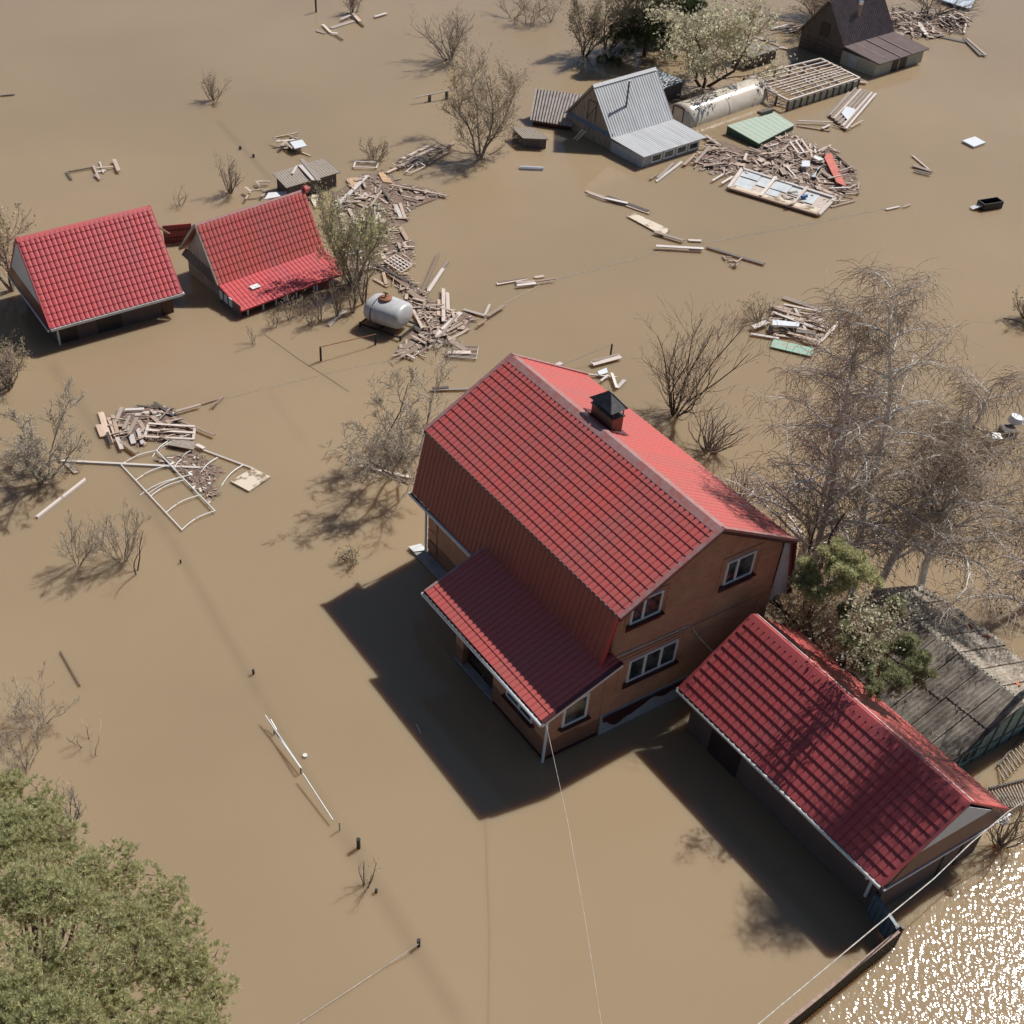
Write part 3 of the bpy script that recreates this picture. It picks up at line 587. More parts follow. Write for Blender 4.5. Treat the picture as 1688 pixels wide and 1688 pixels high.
def red_fence():
    P, Q = at(272, 402, 0), at(318, 398, 0); base = P
    h = empty('sheet_fence', base, 0, 'short dark red sheet metal fence between the two red-roofed buildings', 'fence')
    d = Q - P; mb = MB(); mb.add([Vector(), d, d + Vector((0, 0, 1.15)), Vector((0, 0, 1.15)), Vector((0, .06, 0)), d + Vector((0, .06, 0)), d + Vector((0, .06, 1.15)), Vector((0, .06, 1.15))],
                                 [(0, 1, 2, 3), (7, 6, 5, 4), (3, 2, 6, 7), (0, 4, 5, 1)])
    mb.build('sheet', red_g, h)
    r = MB()
    for i in range(12): p = d * (i / 11); r.bar(p + Vector((0, -.03, 0)), p + Vector((0, -.03, 1.15)), .04)
    for z in (.35, .8): r.bar(Vector((0, -.05, z)), d + Vector((0, -.05, z)), .05)
    r.build('rib', maroon_l, h)
red_fence()

# old shed at the right edge
OS = Frame(22.73, 30.29, -1.03)
def old_shed():
    h = house(OS, 'old_shed', 'derelict shed with mossy broken slate roof and faded teal gable at the right edge', 'shed')
    ZR, ZE, W, L = 2.5, 1.3, 3.15, 6.9
    wl = MB(); wl.prism([(-2.95, -.6), (2.9, -.6), (2.9, 1.3), (0, 2.38), (-2.95, 1.3)], -L + .1, -.15); wl.build('wall', teal, h)
    bt = MB()
    for i in range(9): b = -2.8 + i * .7; z = 1.25 + (1.1) * (1 - abs(b) / 3.0); bt.bar((-.13, b, 0), (-.13, b + .12, max(.5, z)), .04)
    bt.box(-.15, -.12, -2.9, 2.8, .55, .6); bt.build('batten', brown_wall, h)
    window(h, -2.3, -1.35, .35, 1.0, -.14, panes=2, fm=teal, w=.06)
    # near slope made of overlapping ragged corrugated sheets
    def sheets(b0, z0, b1, z1, m, seed, lift, nm):
        rr = random.Random(seed); nc = 7
        for r_ in range(2):
            for c_ in range(nc):
                t0, t1 = (0, .54) if r_ == 0 else (.46, 1.0)
                a0 = -L + c_ * L / nc; a1 = a0 + L / nc + .08
                p = lambda a, t: (a, b0 + (b1 - b0) * t, z0 + (z1 - z0) * t + (.035 if r_ == 0 else 0) + lift + .01 * (c_ % 2))
                j = rr.uniform(-.06, .06)
                corr([p(a0, t0), p(a1, t0), p(a1, t1 + j), p(a0, t1 + j)], 6, .085, th=.015).build(nm, m, h)
    sheets(-.02, ZR, -W, ZE, slate_o, 3, 0, 'roof_sheet')
    sheets(.02, ZR, W, ZE, slate_o2, 5, 0, 'roof_sheet')
    rc = MB(); rc.slab([(-L - .1, -.02, ZR + .09), (.05, -.02, ZR + .09), (.05, -.2, ZR - .02), (-L - .1, -.2, ZR - .02)], .02)
    rc.slab([(-L - .1, -.02, ZR + .09), (.05, -.02, ZR + .09), (.05, .28, ZR - .02), (-L - .1, .28, ZR - .02)], .02); rc.build('ridge_board', mat('grey_ridge_board', (.27, .25, .2), .9, var=.25, scale=5), h)
    # litter of straw and bits of brick on the roof
    lt = MB(); rr = random.Random(9)
    for i in range(700):
        a = rr.uniform(-L, 0); b = rr.uniform(-W, W) if rr.random() < .3 else rr.uniform(.1, W); z = ZR - abs(b) * (ZR - ZE) / W + .07
        an = rr.uniform(0, 6.28); l_ = rr.uniform(.05, .25); dx, dy = math.cos(an) * l_, math.sin(an) * l_
        lt.bar((a, b, z), (a + dx, b + dy, ZR - abs(b + dy) * (ZR - ZE) / W + .08), .012)
    lt.build('roof_litter', twig_l, h)['kind'] = 'stuff'
    bk = MB(); rr = random.Random(4)
    for (px, py) in ((1608, 1017), (1636, 1033), (1675, 1133)):
        f = OS.loc(at(px, py, 2.1)); z = ZR - abs(f.y) * (ZR - ZE) / W + .08; bk.box(f.x - .1, f.x + .1, f.y - .06, f.y + .06, z, z + .07)
    bk.build('brick_bits', mat('loose_brick', (.5, .17, .08), .8), h)
old_shed()

# plastic tunnel greenhouse
def tunnel():
    P, Q = at(1139, 211), at(1265, 167); d = (Q - P); Ln = d.length; hd = math.atan2(d.y, d.x)
    v = Vector((-math.sin(hd), math.cos(hd), 0)); o = P + v * 1.35
    h = empty('tunnel_greenhouse', o, hd, 'shiny cream plastic tunnel greenhouse half sunk between the grey house and the timber frame', 'greenhouse')
    mb = MB(); n, k = 18, 12; rr = random.Random(2)
    for i in range(k + 1):
        for j in range(n + 1):
            t = math.pi * j / n; r = 1.35 + .012 * math.sin(i * 2.1 + j); mb.v.append((Ln * i / k, -r * math.cos(t), r * math.sin(t) * .95 - .1))
    mb.f = [(i * (n + 1) + j, (i + 1) * (n + 1) + j, (i + 1) * (n + 1) + j + 1, i * (n + 1) + j + 1) for i in range(k) for j in range(n)]
    mb.f.append(tuple(range(n + 1))); mb.f.append(tuple(k * (n + 1) + j for j in range(n, -1, -1)))
    mb.build('cover', poly, h, True)
    for i in (0, 6, 12):
        a = MB(); a.tube([(Ln * i / k, -1.37 * math.cos(math.pi * j / n), 1.37 * math.sin(math.pi * j / n) * .95 - .1) for j in range(n + 1)], .012, 5); a.build('hoop', cable_w, h)
    e = MB()
    for s_ in (-1, 1): e.bar((-.02, s_ * .5, -.3), (-.02, s_ * .5, 1.05), .06)
    e.bar((-.02, -.5, 1.05), (-.02, .5, 1.05), .06); e.build('door_frame', brown_wall, h)
    vt = MB(); vt.slab([(Ln * .42, -.45, 1.13), (Ln * .56, -.45, 1.13), (Ln * .56, .15, 1.24), (Ln * .42, .15, 1.24)], .02); vt.build('roof_vent', poly, h)
tunnel()

# floating timber house frame
def timber_frame():
    P = [at(1227, 128, .75), at(1353, 97, .75), at(1417, 129, .75), at(1300, 166, .75)]
    base = Vector((P[3].x, P[3].y, 0)); q = [p - base for p in P]
    h = empty('timber_frame', base, 0, 'open grid frame of pale timbers on short dark studs beside the dark house', 'frame')
    lo = lambda p, z: Vector((p.x, p.y, z))
    for i in range(4):
        m = MB(); m.bar(q[i], q[(i + 1) % 4], .14, .12); m.build('top_beam', plank_w, h)
    for (i, j, n) in ((3, 2, 11), (0, 3, 4), (0, 1, 5)):
        for k in range(n + 1):
            if (i, j) == (0, 3) and k == n: continue
            p = q[i].lerp(q[j], k / n); m = MB(); m.bar(lo(p, -.3), lo(p, .68), .14); m.build('stud', wood_gd, h)
    w_ = MB(); a, b = q[3].lerp(q[2], 0), q[2]; w_.add([lo(a, .02), lo(b, .02), lo(b, .6), lo(a, .6)], [(0, 1, 2, 3)]); w_.slab([lo(a, .6), lo(b, .6), lo(b, .0) + Vector((0, .03, 0)), lo(a, .0) + Vector((0, .03, 0))], .02)
    w_.build('low_wall_panel', greengrey, h)
    for t in (.18, .3, .42, .52, .6, .68, .78, .9):
        s, e = (.0, 1.0) if t < .55 else (.08, .97)
        m = MB(); a = q[0].lerp(q[3], t).lerp(q[1].lerp(q[2], t), s); b = q[0].lerp(q[3], t).lerp(q[1].lerp(q[2], t), e); up = Vector((0, 0, .08 + .03 * (t > .5)))
        m.bar(a + up, b + up, .09); m.build('rafter', plank_w, h)
    for s in (.22, .5, .62, .74):
        m = MB(); m.bar(q[0].lerp(q[1], s) + Vector((0, 0, .02)), q[3].lerp(q[2], s) + Vector((0, 0, .02)), .08); m.build('joist', plank_w, h)
    for k in range(8):
        m = MB(); s = .45 + k * .06; a = q[0].lerp(q[3], .6).lerp(q[1].lerp(q[2], .6), s); b = q[0].lerp(q[3], .78).lerp(q[1].lerp(q[2], .78), s); m.bar(a + Vector((0, 0, .13)), b + Vector((0, 0, .13)), .06); m.build('noggin', plank_w, h)
    m = MB(); m.slab([q[0].lerp(q[3], 0) + Vector((-.1, 0, .1)), q[0].lerp(q[1], .14) + Vector((0, 0, .1)), q[0].lerp(q[3], .75) + Vector((.1, 0, .1)), q[0].lerp(q[3], .72) + Vector((-.15, 0, .1))], .04); m.build('corner_sheet', slate_l, h)
timber_frame()

# ================================================================== TREES AND SHRUBS
def seg_mesh(segs, name, m, parent, sides=3):
    """segs: list of (p0, p1, r0, r1) -> one mesh of tapered prisms"""
    if not segs: return None
    P0 = np.array([tuple(s[0]) for s in segs]); P1 = np.array([tuple(s[1]) for s in segs])
    r0 = np.array([s[2] for s in segs])[:, None]; r1 = np.array([s[3] for s in segs])[:, None]
    d = P1 - P0; d /= np.linalg.norm(d, axis=1)[:, None] + 1e-9
    ref = np.where(np.abs(d[:, 2:3]) > .9, np.array([[1., 0, 0]]), np.array([[0, 0, 1.]]))
    x = np.cross(d, ref); x /= np.linalg.norm(x, axis=1)[:, None] + 1e-9; y = np.cross(d, x)
    vs = []
    for P, r in ((P0 - d * r0 * .3, r0), (P1 + d * r1 * .3, r1)):
        for k in range(sides): t = 2 * math.pi * k / sides; vs.append(P + x * math.cos(t) * r + y * math.sin(t) * r)
    V = np.stack(vs, 1).reshape(-1, 3); n = len(segs)
    base = (np.arange(n) * 2 * sides)[:, None]; F = []
    for k in range(sides): k2 = (k + 1) % sides; F.append(base + np.array([[k, k2, k2 + sides, k + sides]]))
    F = np.stack(F, 1).reshape(-1, 4)
    return np_mesh(V, F, name, m, parent)
def np_mesh(V, F, name, m, parent):
    me = bpy.data.meshes.new(name); nf = len(F); k = F.shape[1]
    me.vertices.add(len(V)); me.vertices.foreach_set('co', V.astype(np.float32).ravel())
    me.loops.add(nf * k); me.loops.foreach_set('vertex_index', F.astype(np.int32).ravel())
    me.polygons.add(nf); me.polygons.foreach_set('loop_start', np.arange(nf, dtype=np.int32) * k)
    me.update(calc_edges=True); me.materials.append(m)
    o = bpy.data.objects.new(name, me); C.objects.link(o); o.parent = parent; return o
def leaves(pts, size, name, m, parent, seed=0, up=.3, aspect=.6):
    r = np.random.default_rng(seed); P = np.array(pts, float).reshape(-1, 3); n = len(P)
    if n == 0: return None
    a = r.normal(size=(n, 3)); a[:, 2] += up; a /= np.linalg.norm(a, axis=1)[:, None]
    b = np.cross(a, r.normal(size=(n, 3))); b /= np.linalg.norm(b, axis=1)[:, None]
    s = size * r.uniform(.6, 1.3, (n, 1)); a *= s; b *= s * aspect
    V = np.stack([P - a, P + b, P + a, P - b], 1).reshape(-1, 3); F = np.arange(n * 4).reshape(-1, 4)
    return np_mesh(V, F, name, m, parent)
def grow(rnd, p, d, length, r, depth, out, tips, spread=.6, up=.12, nseg=5, kids=3, droop=0.0, wig=.22):
    """recursive limb: out[depth] collects segments; tips collects twig points"""
    p = Vector(p); d = Vector(d).normalized(); st = length / nseg; r0 = r
    for i in range(nseg):
        d = (d + Vector((rnd.gauss(0, wig), rnd.gauss(0, wig), rnd.gauss(0, wig * .6) + up - droop))).normalized()
        q = p + d * st; r1 = r0 * (.82 if i < nseg - 1 else .5)
        out.setdefault(depth, []).append((p.copy(), q.copy(), r0, r1))
        if depth > 0:
            nk = kids if i > 0 else max(kids - 2, 0)
            for k in range(nk):
                if rnd.random() > .72: continue
                ax = d.orthogonal().normalized(); ax.rotate(Matrix.Rotation(rnd.uniform(0, 6.28), 3, d))
                nd = (d + ax * rnd.uniform(.5, 1.0) * spread * 1.5).normalized()
                grow(rnd, p.lerp(q, rnd.random()), nd, length * rnd.uniform(.32, .55) * (1 - .08 * i), max(r1 * .5, .006), depth - 1, out, tips, spread, up, max(3, nseg - 1), kids, droop, wig)
        else: tips.append(q.copy())
        p = q; r0 = r1
    tips.append(p.copy())
def plant(name, label, cat, base, top, width, stems=4, depth=2, kids=3, bark=bark_g, twig=twig_m, leaf=None, nleaf=0, lsize=.05, r=None, group=None,
          seed=1, lean=.35, up=.12, droop=0.0, wig=.22, spread=.6, crown='crown', tw=.011, jit=.12, hmin=.3):
    rnd = random.Random(seed); b = at(*base); H = max(height(b, top), hmin)
    D_ = (Vector((b.x, b.y, 0)) - CAMP).length; W = width * D_ / FPX          # crown width in metres
    e = empty(name, b, 0, label, cat, group); out = {}; tips = []
    r = r or H * .014 + .01
    for k in range(stems):
        an = 6.28 * (k + rnd.random() * .6) / stems; ln = (lean * rnd.uniform(.5, 1.2)) if stems > 1 else .05
        d = Vector((math.cos(an) * ln, math.sin(an) * ln, 1)).normalized()
        hh = H * rnd.uniform(.7, 1.0) if stems > 1 else H
        grow(rnd, (math.cos(an) * .035, math.sin(an) * .035, -.25), d, (hh + .25) / 1.02, r, depth, out, tips, spread, up, 5 if depth < 3 else 6, kids, droop, wig)
    # fit the crown to the surveyed height and width
    allp = np.array([tuple(s[1]) for v in out.values() for s in v]); zx = np.percentile(allp[:, 2], 99.5); wx = np.percentile(np.abs(allp[:, 0] - np.median(allp[:, 0])), 97)
    fz = H / max(zx, .1); fx = min(max(W / 2 / max(wx, .05), .3), 2.5)
    T = lambda v: Vector((v.x * fx, v.y * fx, v.z * fz if v.z > 0 else v.z))
    sg = {k: [(T(s[0]), T(s[1]), s[2], s[3]) for s in v] for k, v in out.items()}
    thick = sum([v for k, v in sg.items() if k >= max(1, depth - 1)], []) if depth > 0 else sg[0]
    thin = sum([v for k, v in sg.items() if k < max(1, depth - 1)], []) if depth > 0 else []
    seg_mesh(thick, 'stem' if stems > 1 else 'trunk', bark, e, 5)
    if thin: seg_mesh([(a, c, max(r0, tw), max(r1, tw * .6)) for a, c, r0, r1 in thin], crown if not (leaf and nleaf) else 'twigs', twig, e, 3)
    if leaf and nleaf:
        tp = [T(t) for t in tips]; tp = [t for t in tp if t.z > .03] or [Vector((0, 0, .1))]
        pts = [tuple(rnd.choice(tp) + Vector((rnd.gauss(0, jit), rnd.gauss(0, jit), rnd.gauss(0, jit)))) for _ in range(nleaf)]
        leaves([p for p in pts if p[2] > .02], lsize, 'crown', leaf, e, seed)
    return e

SH = 'shrub'; TR = 'tree'
# bare and budding plants standing in the water
plant('bare_shrub', 'round bare grey bush alone in open water near the top centre', SH, (742, 100), 8, 95, 9, 2, 3, bark_g, twig_l, leaf_o, 300, .035, seed=3, lean=.6)
plant('willow', 'tall olive-budded tree standing in water left of the grey tin-roofed house', TR, (792, 258), 104, 115, 4, 3, 3, bark_g, twig_m, leaf_o, 5500, .045, seed=4, lean=.35, jit=.3)
plant('small_shrub', 'small brown bush alone in open water left of the round bare bush', SH, (352, 165), 118, 48, 9, 2, 2, bark_g, twig_m, leaf_b, 300, .04, seed=5, lean=.5)
plant('small_shrub', 'narrow upright twiggy bush above the kinked red roof cabin', SH, (380, 318), 254, 44, 9, 2, 2, bark_g, twig_m, leaf_o, 200, .035, seed=6, lean=.22)
plant('small_shrub', 'tiny faint sprig of twigs between the two red-roofed houses and the narrow bush', SH, (296, 340), 308, 24, 4, 1, 2, bark_g, twig_m, seed=7, lean=.2)
plant('small_shrub', 'small grey-green fan-shaped bush at the top of the central debris raft', SH, (620, 262), 228, 52, 6, 2, 3, bark_g, twig_m, leaf_o, 500, .04, seed=8, lean=.6)
plant('orchard_tree', 'wide twiggy olive-tinged tree at the left edge beside the long floating beam', TR, (72, 795), 688, 135, 6, 3, 3, bark_g, twig_l, leaf_o, 900, .035, seed=9, lean=.7, up=.05)
plant('reed_clump', 'dense brown reed-like bush at the left edge below the leftmost house', SH, (14, 640), 566, 62, 16, 2, 2, bark_g, twig_m, leaf_b, 500, .04, seed=10, lean=.25)
plant('budding_tree', 'yellow-budded tree behind the leftmost red-roofed house at the left edge', TR, (22, 478), 275, 105, 3, 3, 3, bark_g, twig_l, leaf_y, 2200, .085, seed=11, lean=.25, jit=.25)
plant('budding_shrub', 'yellow-tipped bush in the shadow at the lower corner of the leftmost house', SH, (28, 600), 562, 50, 5, 2, 2, bark_g, twig_l, leaf_y, 350, .06, seed=12, lean=.5)
plant('bare_shrub', 'pale leaning bare bush, leftmost of the three below the white arch frame', SH, (128, 930), 850, 75, 5, 2, 3, bark_g, twig_l, seed=13, lean=.6, tw=.009, r=.02)
plant('bare_shrub', 'dark-stemmed bare bush, tallest of the three below the white arch frame', SH, (203, 924), 838, 85, 8, 2, 3, bark_g, twig_l, seed=14, lean=.5, tw=.009, r=.022)
plant('bare_shrub', 'thin curved bare sprig right of the dark-stemmed bush below the white arch frame', SH, (225, 944), 880, 30, 2, 1, 2, bark_b, twig_m, seed=15, lean=.5, tw=.009)
plant('bare_shrub', 'two thin upright shoots just behind the dark-stemmed bare bush', SH, (165, 900), 852, 30, 3, 1, 2, bark_g, twig_l, seed=16, lean=.25, tw=.009, r=.016)
plant('bare_tree', 'bare spreading fruit tree in the water left of the brick house gable', TR, (655, 785), 640, 190, 5, 3, 3, bark_g, twig_l, leaf_o, 250, .035, seed=27, lean=1.0, up=.02, wig=.3, r=.075, spread=.75)
plant('bare_shrub', 'sprawling dead bush above the big pine crown at the left edge', SH, (62, 1196), 1132, 120, 8, 2, 3, bark_g, twig_l, seed=18, lean=.95, tw=.008, r=.018)
plant('bare_shrub', 'smaller dead bush directly above the big pine crown at the left edge', SH, (44, 1270), 1216, 70, 6, 2, 3, bark_g, twig_l, seed=19, lean=.9, tw=.008, r=.016)
plant('bare_sprig', 'tiny forked twig right of the dead bushes at the left edge', SH, (138, 1228), 1205, 36, 3, 1, 2, bark_b, twig_l, seed=20, lean=.9, tw=.008)
plant('bare_sprig', 'single slanting twig, right of the dead bushes above the pine crown', SH, (158, 1242), 1222, 20, 1, 1, 2, bark_b, twig_l, seed=21, lean=.9, tw=.008)
plant('pale_shrub', 'faint brown bush with pale leaves beside the upper edge of the big pine crown', SH, (120, 1362), 1300, 52, 7, 2, 2, bark_g, twig_l, leaf_y, 130, .035, seed=22, lean=.5, tw=.008)
plant('bare_sprig', 'small dead sprig with pale tips beside the short black post at lower centre', SH, (602, 1462), 1424, 36, 5, 1, 2, bark_b, twig_l, leaf_y, 30, .03, seed=23, lean=.9, tw=.008)
plant('evergreen_top', 'small green plant top poking out left of the brick house', SH, (578, 926), 902, 40, 7, 1, 3, bark_b, twig_m, leaf_o, 260, .05, seed=24, lean=1.0)
plant('bare_bush', 'large dark multi-stemmed bare bush behind the brick house chimney', SH, (1112, 684), 512, 165, 11, 2, 3, bark_b, twig_m, leaf_b, 300, .035, seed=25, lean=.5, r=.055, wig=.13)
plant('bare_sprig', 'small dead branchy sprig just below the second cabin porch corner', SH, (420, 570), 540, 22, 3, 1, 2, bark_g, twig_l, seed=26, lean=.5)
for i, (x, y, t, wh) in enumerate(((872, 42, -6, 'middle one of three'), (905, 36, -12, 'right one of three, nearest the spruce'), (845, 30, -20, 'left one of three'))):
    plant('water_shrub', 'thin bare sapling at the top edge, ' + wh, SH, (x, y), t, 60, 3, 2, 3, bark_g, twig_m, leaf_o, 260, .04, seed=30 + i, lean=.4, group='bare saplings at the top edge')
plant('riverside_tree', 'olive bare tree left of the dark spruce at the top edge', TR, (962, 92), -2, 100, 5, 3, 3, bark_b, twig_m, leaf_o, 1600, .07, seed=34, lean=.35, jit=.25)
plant('riverside_tree', 'dense green-tinged tree directly in front of the dark spruce at the top', TR, (1000, 82), -40, 110, 4, 3, 3, bark_b, twig_m, leaf_o, 5600, .07, seed=35, lean=.35, jit=.3)
plant('pale_shrub', 'pale bare bush low beside the trunk of the dark spruce', SH, (1012, 100), 55, 50, 8, 2, 2, bark_g, twig_l, leaf_y, 200, .06, seed=36, lean=.6)
plant('blossom_tree', 'cream-leaved spreading tree between the spruce and the plastic tunnel', TR, (1160, 142), 0, 165, 3, 3, 3, bark_b, twig_m, leaf_c, 6500, .12, seed=37, lean=.5, jit=.28, r=.14)
plant('young_tree', 'bright green budding tree between the second cabin and the debris raft', TR, (582, 468), 314, 108, 6, 3, 3, bark_g, twig_l, leaf_g, 5200, .05, seed=138, lean=.8, jit=.34)
for i, (x, y, t, wd, wh) in enumerate(((500, 520, 480, 40, 'third from the left'), (478, 528, 490, 30, 'second from the left'), (528, 530, 478, 34, 'in the middle of the row'), (556, 522, 462, 36, 'third from the right'), (582, 516, 440, 44, 'second from the right'), (600, 500, 400, 50, 'tallest, at the right end beside the white tank'), (452, 540, 512, 26, 'leftmost of the row'), (512, 536, 505, 24, 'smallest, nearest the camera'))):
    plant('porch_shrub', 'bare grey shrub before the cabin porch, ' + wh, SH, (x, y), t, wd, 4, 2, 2, bark_g, twig_m, seed=40 + i, lean=.3, group='bare shrubs before the cabin porch')
plant('bare_tree', 'hazy brown bare tree behind the left side of the dark house', TR, (1352, 40), -40, 90, 7, 3, 3, bark_g, twig_m, leaf_b, 900, .06, seed=50, lean=.4)
plant('bare_tree', 'bare dark bush behind the debris at the top right edge', TR, (1530, 26), -40, 110, 7, 2, 3, bark_b, twig_m, seed=51, lean=.5)
plant('grass_clump', 'olive reed tuft at the upper left of the plank pile near the birches', SH, (1252, 530), 492, 55, 16, 1, 1, bark_g, twig_m, leaf_o, 300, .05, seed=52, lean=.35)
plant('dark_shrub', 'dark bush cut off by the right edge above the birch crowns', SH, (1692, 525), 470, 50, 8, 2, 3, bark_b, twig_m, leaf_o, 500, .06, seed=53, lean=.5)
plant('blossom_shrub', 'cream-flowering tree right of the birch trunks above the old shed', TR, proj((17.0, 33.3, 0)), proj((17.0, 33.3, 7.6))[1], 210, 3, 3, 3, bark_b, twig_m, leaf_c, 4600, .065, seed=54, lean=.45, jit=.22)
plant('brush_pile', 'pale dry brush standing along the back eave of the brick house', SH, (1170, 745), 672, 95, 22, 1, 2, bark_g, twig_l, seed=55, lean=.5)
plant('grass_clump', 'pale dry reed tuft behind the right eave of the brick house', SH, (1215, 828), 765, 70, 18, 1, 1, bark_g, twig_l, seed=56, lean=.6)
plant('grass_clump', 'weedy brown tuft at the right end of the garage roof', SH, (1650, 1395), 1330, 70, 14, 1, 2, bark_g, twig_m, leaf_o, 250, .04, seed=57, lean=.7)

# birches: white limbs with long hanging brown twigs
def birch(label, base, top, width, seed, limbs=22, twigs=5200, h0=.25, group=None, leaf=.032, lean=(0, 0)):
    rnd = random.Random(seed); b = at(*base); H = height(b, top); W = width * (b - CAMP).length / FPX / 2
    e = empty('birch_tree', b, 0, label, TR, group); segs = []; tw = []; thin = []
    p = Vector((0, 0, -.3)); pts = [p]; n = 14; d = Vector((rnd.gauss(0, .05), rnd.gauss(0, .05), 1))
    for i in range(n): d = (d + Vector((rnd.gauss(0, .07), rnd.gauss(0, .07), .12))).normalized(); p = p + d * (H + .3) / n; pts.append(p)
    fz = H / p.z; pts = [Vector((q.x + lean[0] * max(q.z, 0), q.y + lean[1] * max(q.z, 0), q.z * fz if q.z > 0 else q.z)) for q in pts]; rr = .17
    for i in range(n): segs.append((pts[i], pts[i + 1], rr * (1 - i / n) ** .8 + .015, rr * (1 - (i + 1) / n) ** .8 + .012))
    ends = []
    for k in range(limbs):
        t = h0 + (1 - h0) * ((k + rnd.random()) / limbs) ** .9; i = min(int(t * n), n - 1); q = pts[i].lerp(pts[i + 1], t * n - i)
        an = k * 2.4 + rnd.uniform(-.5, .5); ln = W * (1.05 - .75 * max(0, t - .35) / .65) * rnd.uniform(.6, 1.15)
        dd = Vector((math.cos(an), math.sin(an), .9)).normalized(); r = .06 * (1 - t) + .036; m = 7
        for j in range(m):
            dd = (dd + Vector((rnd.gauss(0, .16), rnd.gauss(0, .16), -.1 + rnd.gauss(0, .12)))).normalized(); q2 = q + dd * ln / m; r2 = max(r * .78, .008)
            segs.append((q.copy(), q2.copy(), r, r2))
            for _ in range(3):
                sdv = (dd + Vector((rnd.gauss(0, .7), rnd.gauss(0, .7), rnd.gauss(.1, .4)))).normalized(); a = q2.copy(); l_ = ln * rnd.uniform(.12, .3); ra = max(r2 * .5, .007)
                for u in range(3):
                    sdv = (sdv + Vector((rnd.gauss(0, .2), rnd.gauss(0, .2), -.12))).normalized(); a2 = a + sdv * l_ / 3
                    (segs if ra > .011 else thin).append((a.copy(), a2.copy(), ra, ra * .8)); ends.append(a2.copy()); a = a2; ra *= .8
            ends.append(q2.copy()); q = q2; r = r2
    wind = Vector((rnd.uniform(.2, .5), -.1, 0)); lf = []
    for _ in range(twigs):
        a = rnd.choice(ends) + Vector((rnd.gauss(0, .12), rnd.gauss(0, .12), rnd.gauss(0, .1)))
        dd = Vector((rnd.gauss(0, .6), rnd.gauss(0, .6), rnd.uniform(-.2, .5))).normalized(); l_ = rnd.uniform(.4, 1.25)
        for u in range(4):
            dd = (dd + Vector((rnd.gauss(0, .1), rnd.gauss(0, .1), -.3)) + wind * .12).normalized(); a2 = a + dd * l_ / 4; tw.append((a, a2, .0095, .007)); a = a2
            if rnd.random() < .13: lf.append(tuple(a))
    seg_mesh(segs, 'trunk', bark_w, e, 6); seg_mesh(thin, 'limbs', bark_w, e, 4); seg_mesh(tw, 'twigs', twig_m, e, 3); leaves(lf, leaf, 'catkins', leaf_b, e, seed)
    return e
birch('tallest birch, its leaning crown top reaching highest right of the plank pile', (1395, 1005), 500, 350, 61, 28, 2000, .3)
birch('birch with many white limbs standing right behind the brick house corner', (1322, 1010), 570, 400, 62, 34, 2300, .2)
birch('leftmost birch, its low crown spreading over the right roof slope edge', (1300, 955), 660, 340, 67, 22, 1500, .15)
birch('birch rising between the other two, its crown filling the middle of the birch thicket', (1440, 985), 650, 360, 63, 24, 1900, .2)
birch('birch right behind the old shed, leaning over towards the garage roof', (1520, 985), 700, 430, 64, 34, 3200, .3, leaf=.06, lean=(-.24, -.22))
birch('birch branches reaching in from outside the right edge, above the old shed', proj((24.6, 32.4, 0)), proj((24.6, 32.4, 12.5))[1], 330, 68, 32, 3200, .45, leaf=.06, lean=(-.27, -.08))
birch('slim birch at the right edge below the round white tub', (1700, 1000), 660, 310, 66, 20, 1800, .2)

# pines
def tufts(centres, n, name, m, parent, seed, size=.16, blades=11):
    """needle tufts on the shells of foliage pads; centres: (x,y,z,rx,rz)"""
    r = np.random.default_rng(seed); V = []; A = []
    w_ = np.array([c[3] ** 2 for c in centres]); w_ = w_ / w_.sum()
    idx = r.choice(len(centres), n, p=w_); cs = np.array(centres)[idx]
    d = r.normal(size=(n, 3)); d[:, 2] = np.abs(d[:, 2]) * 1.1 - .4; d /= np.linalg.norm(d, axis=1)[:, None]
    rad = r.uniform(.55, 1.02, (n, 1)) ** .6
    P = cs[:, :3] + d * rad * np.stack([cs[:, 3], cs[:, 3], cs[:, 4]], 1)
    up = d + np.array([0, 0, .7]); up /= np.linalg.norm(up, axis=1)[:, None]
    nb = blades; Pb = np.repeat(P, nb, 0); ub = np.repeat(up, nb, 0)
    a = ub + r.normal(size=Pb.shape) * .48; a /= np.linalg.norm(a, axis=1)[:, None]
    b = np.cross(a, r.normal(size=a.shape)); b /= np.linalg.norm(b, axis=1)[:, None]
    s = size * r.uniform(.7, 1.2, (len(Pb), 1))
    Vv = np.stack([Pb - b * s * .03, Pb + a * s * .5 - b * s * .06, Pb + a * s, Pb + a * s * .5 + b * s * .06], 1).reshape(-1, 3)
    return np_mesh(Vv, np.arange(len(Vv)).reshape(-1, 4), name, m, parent)
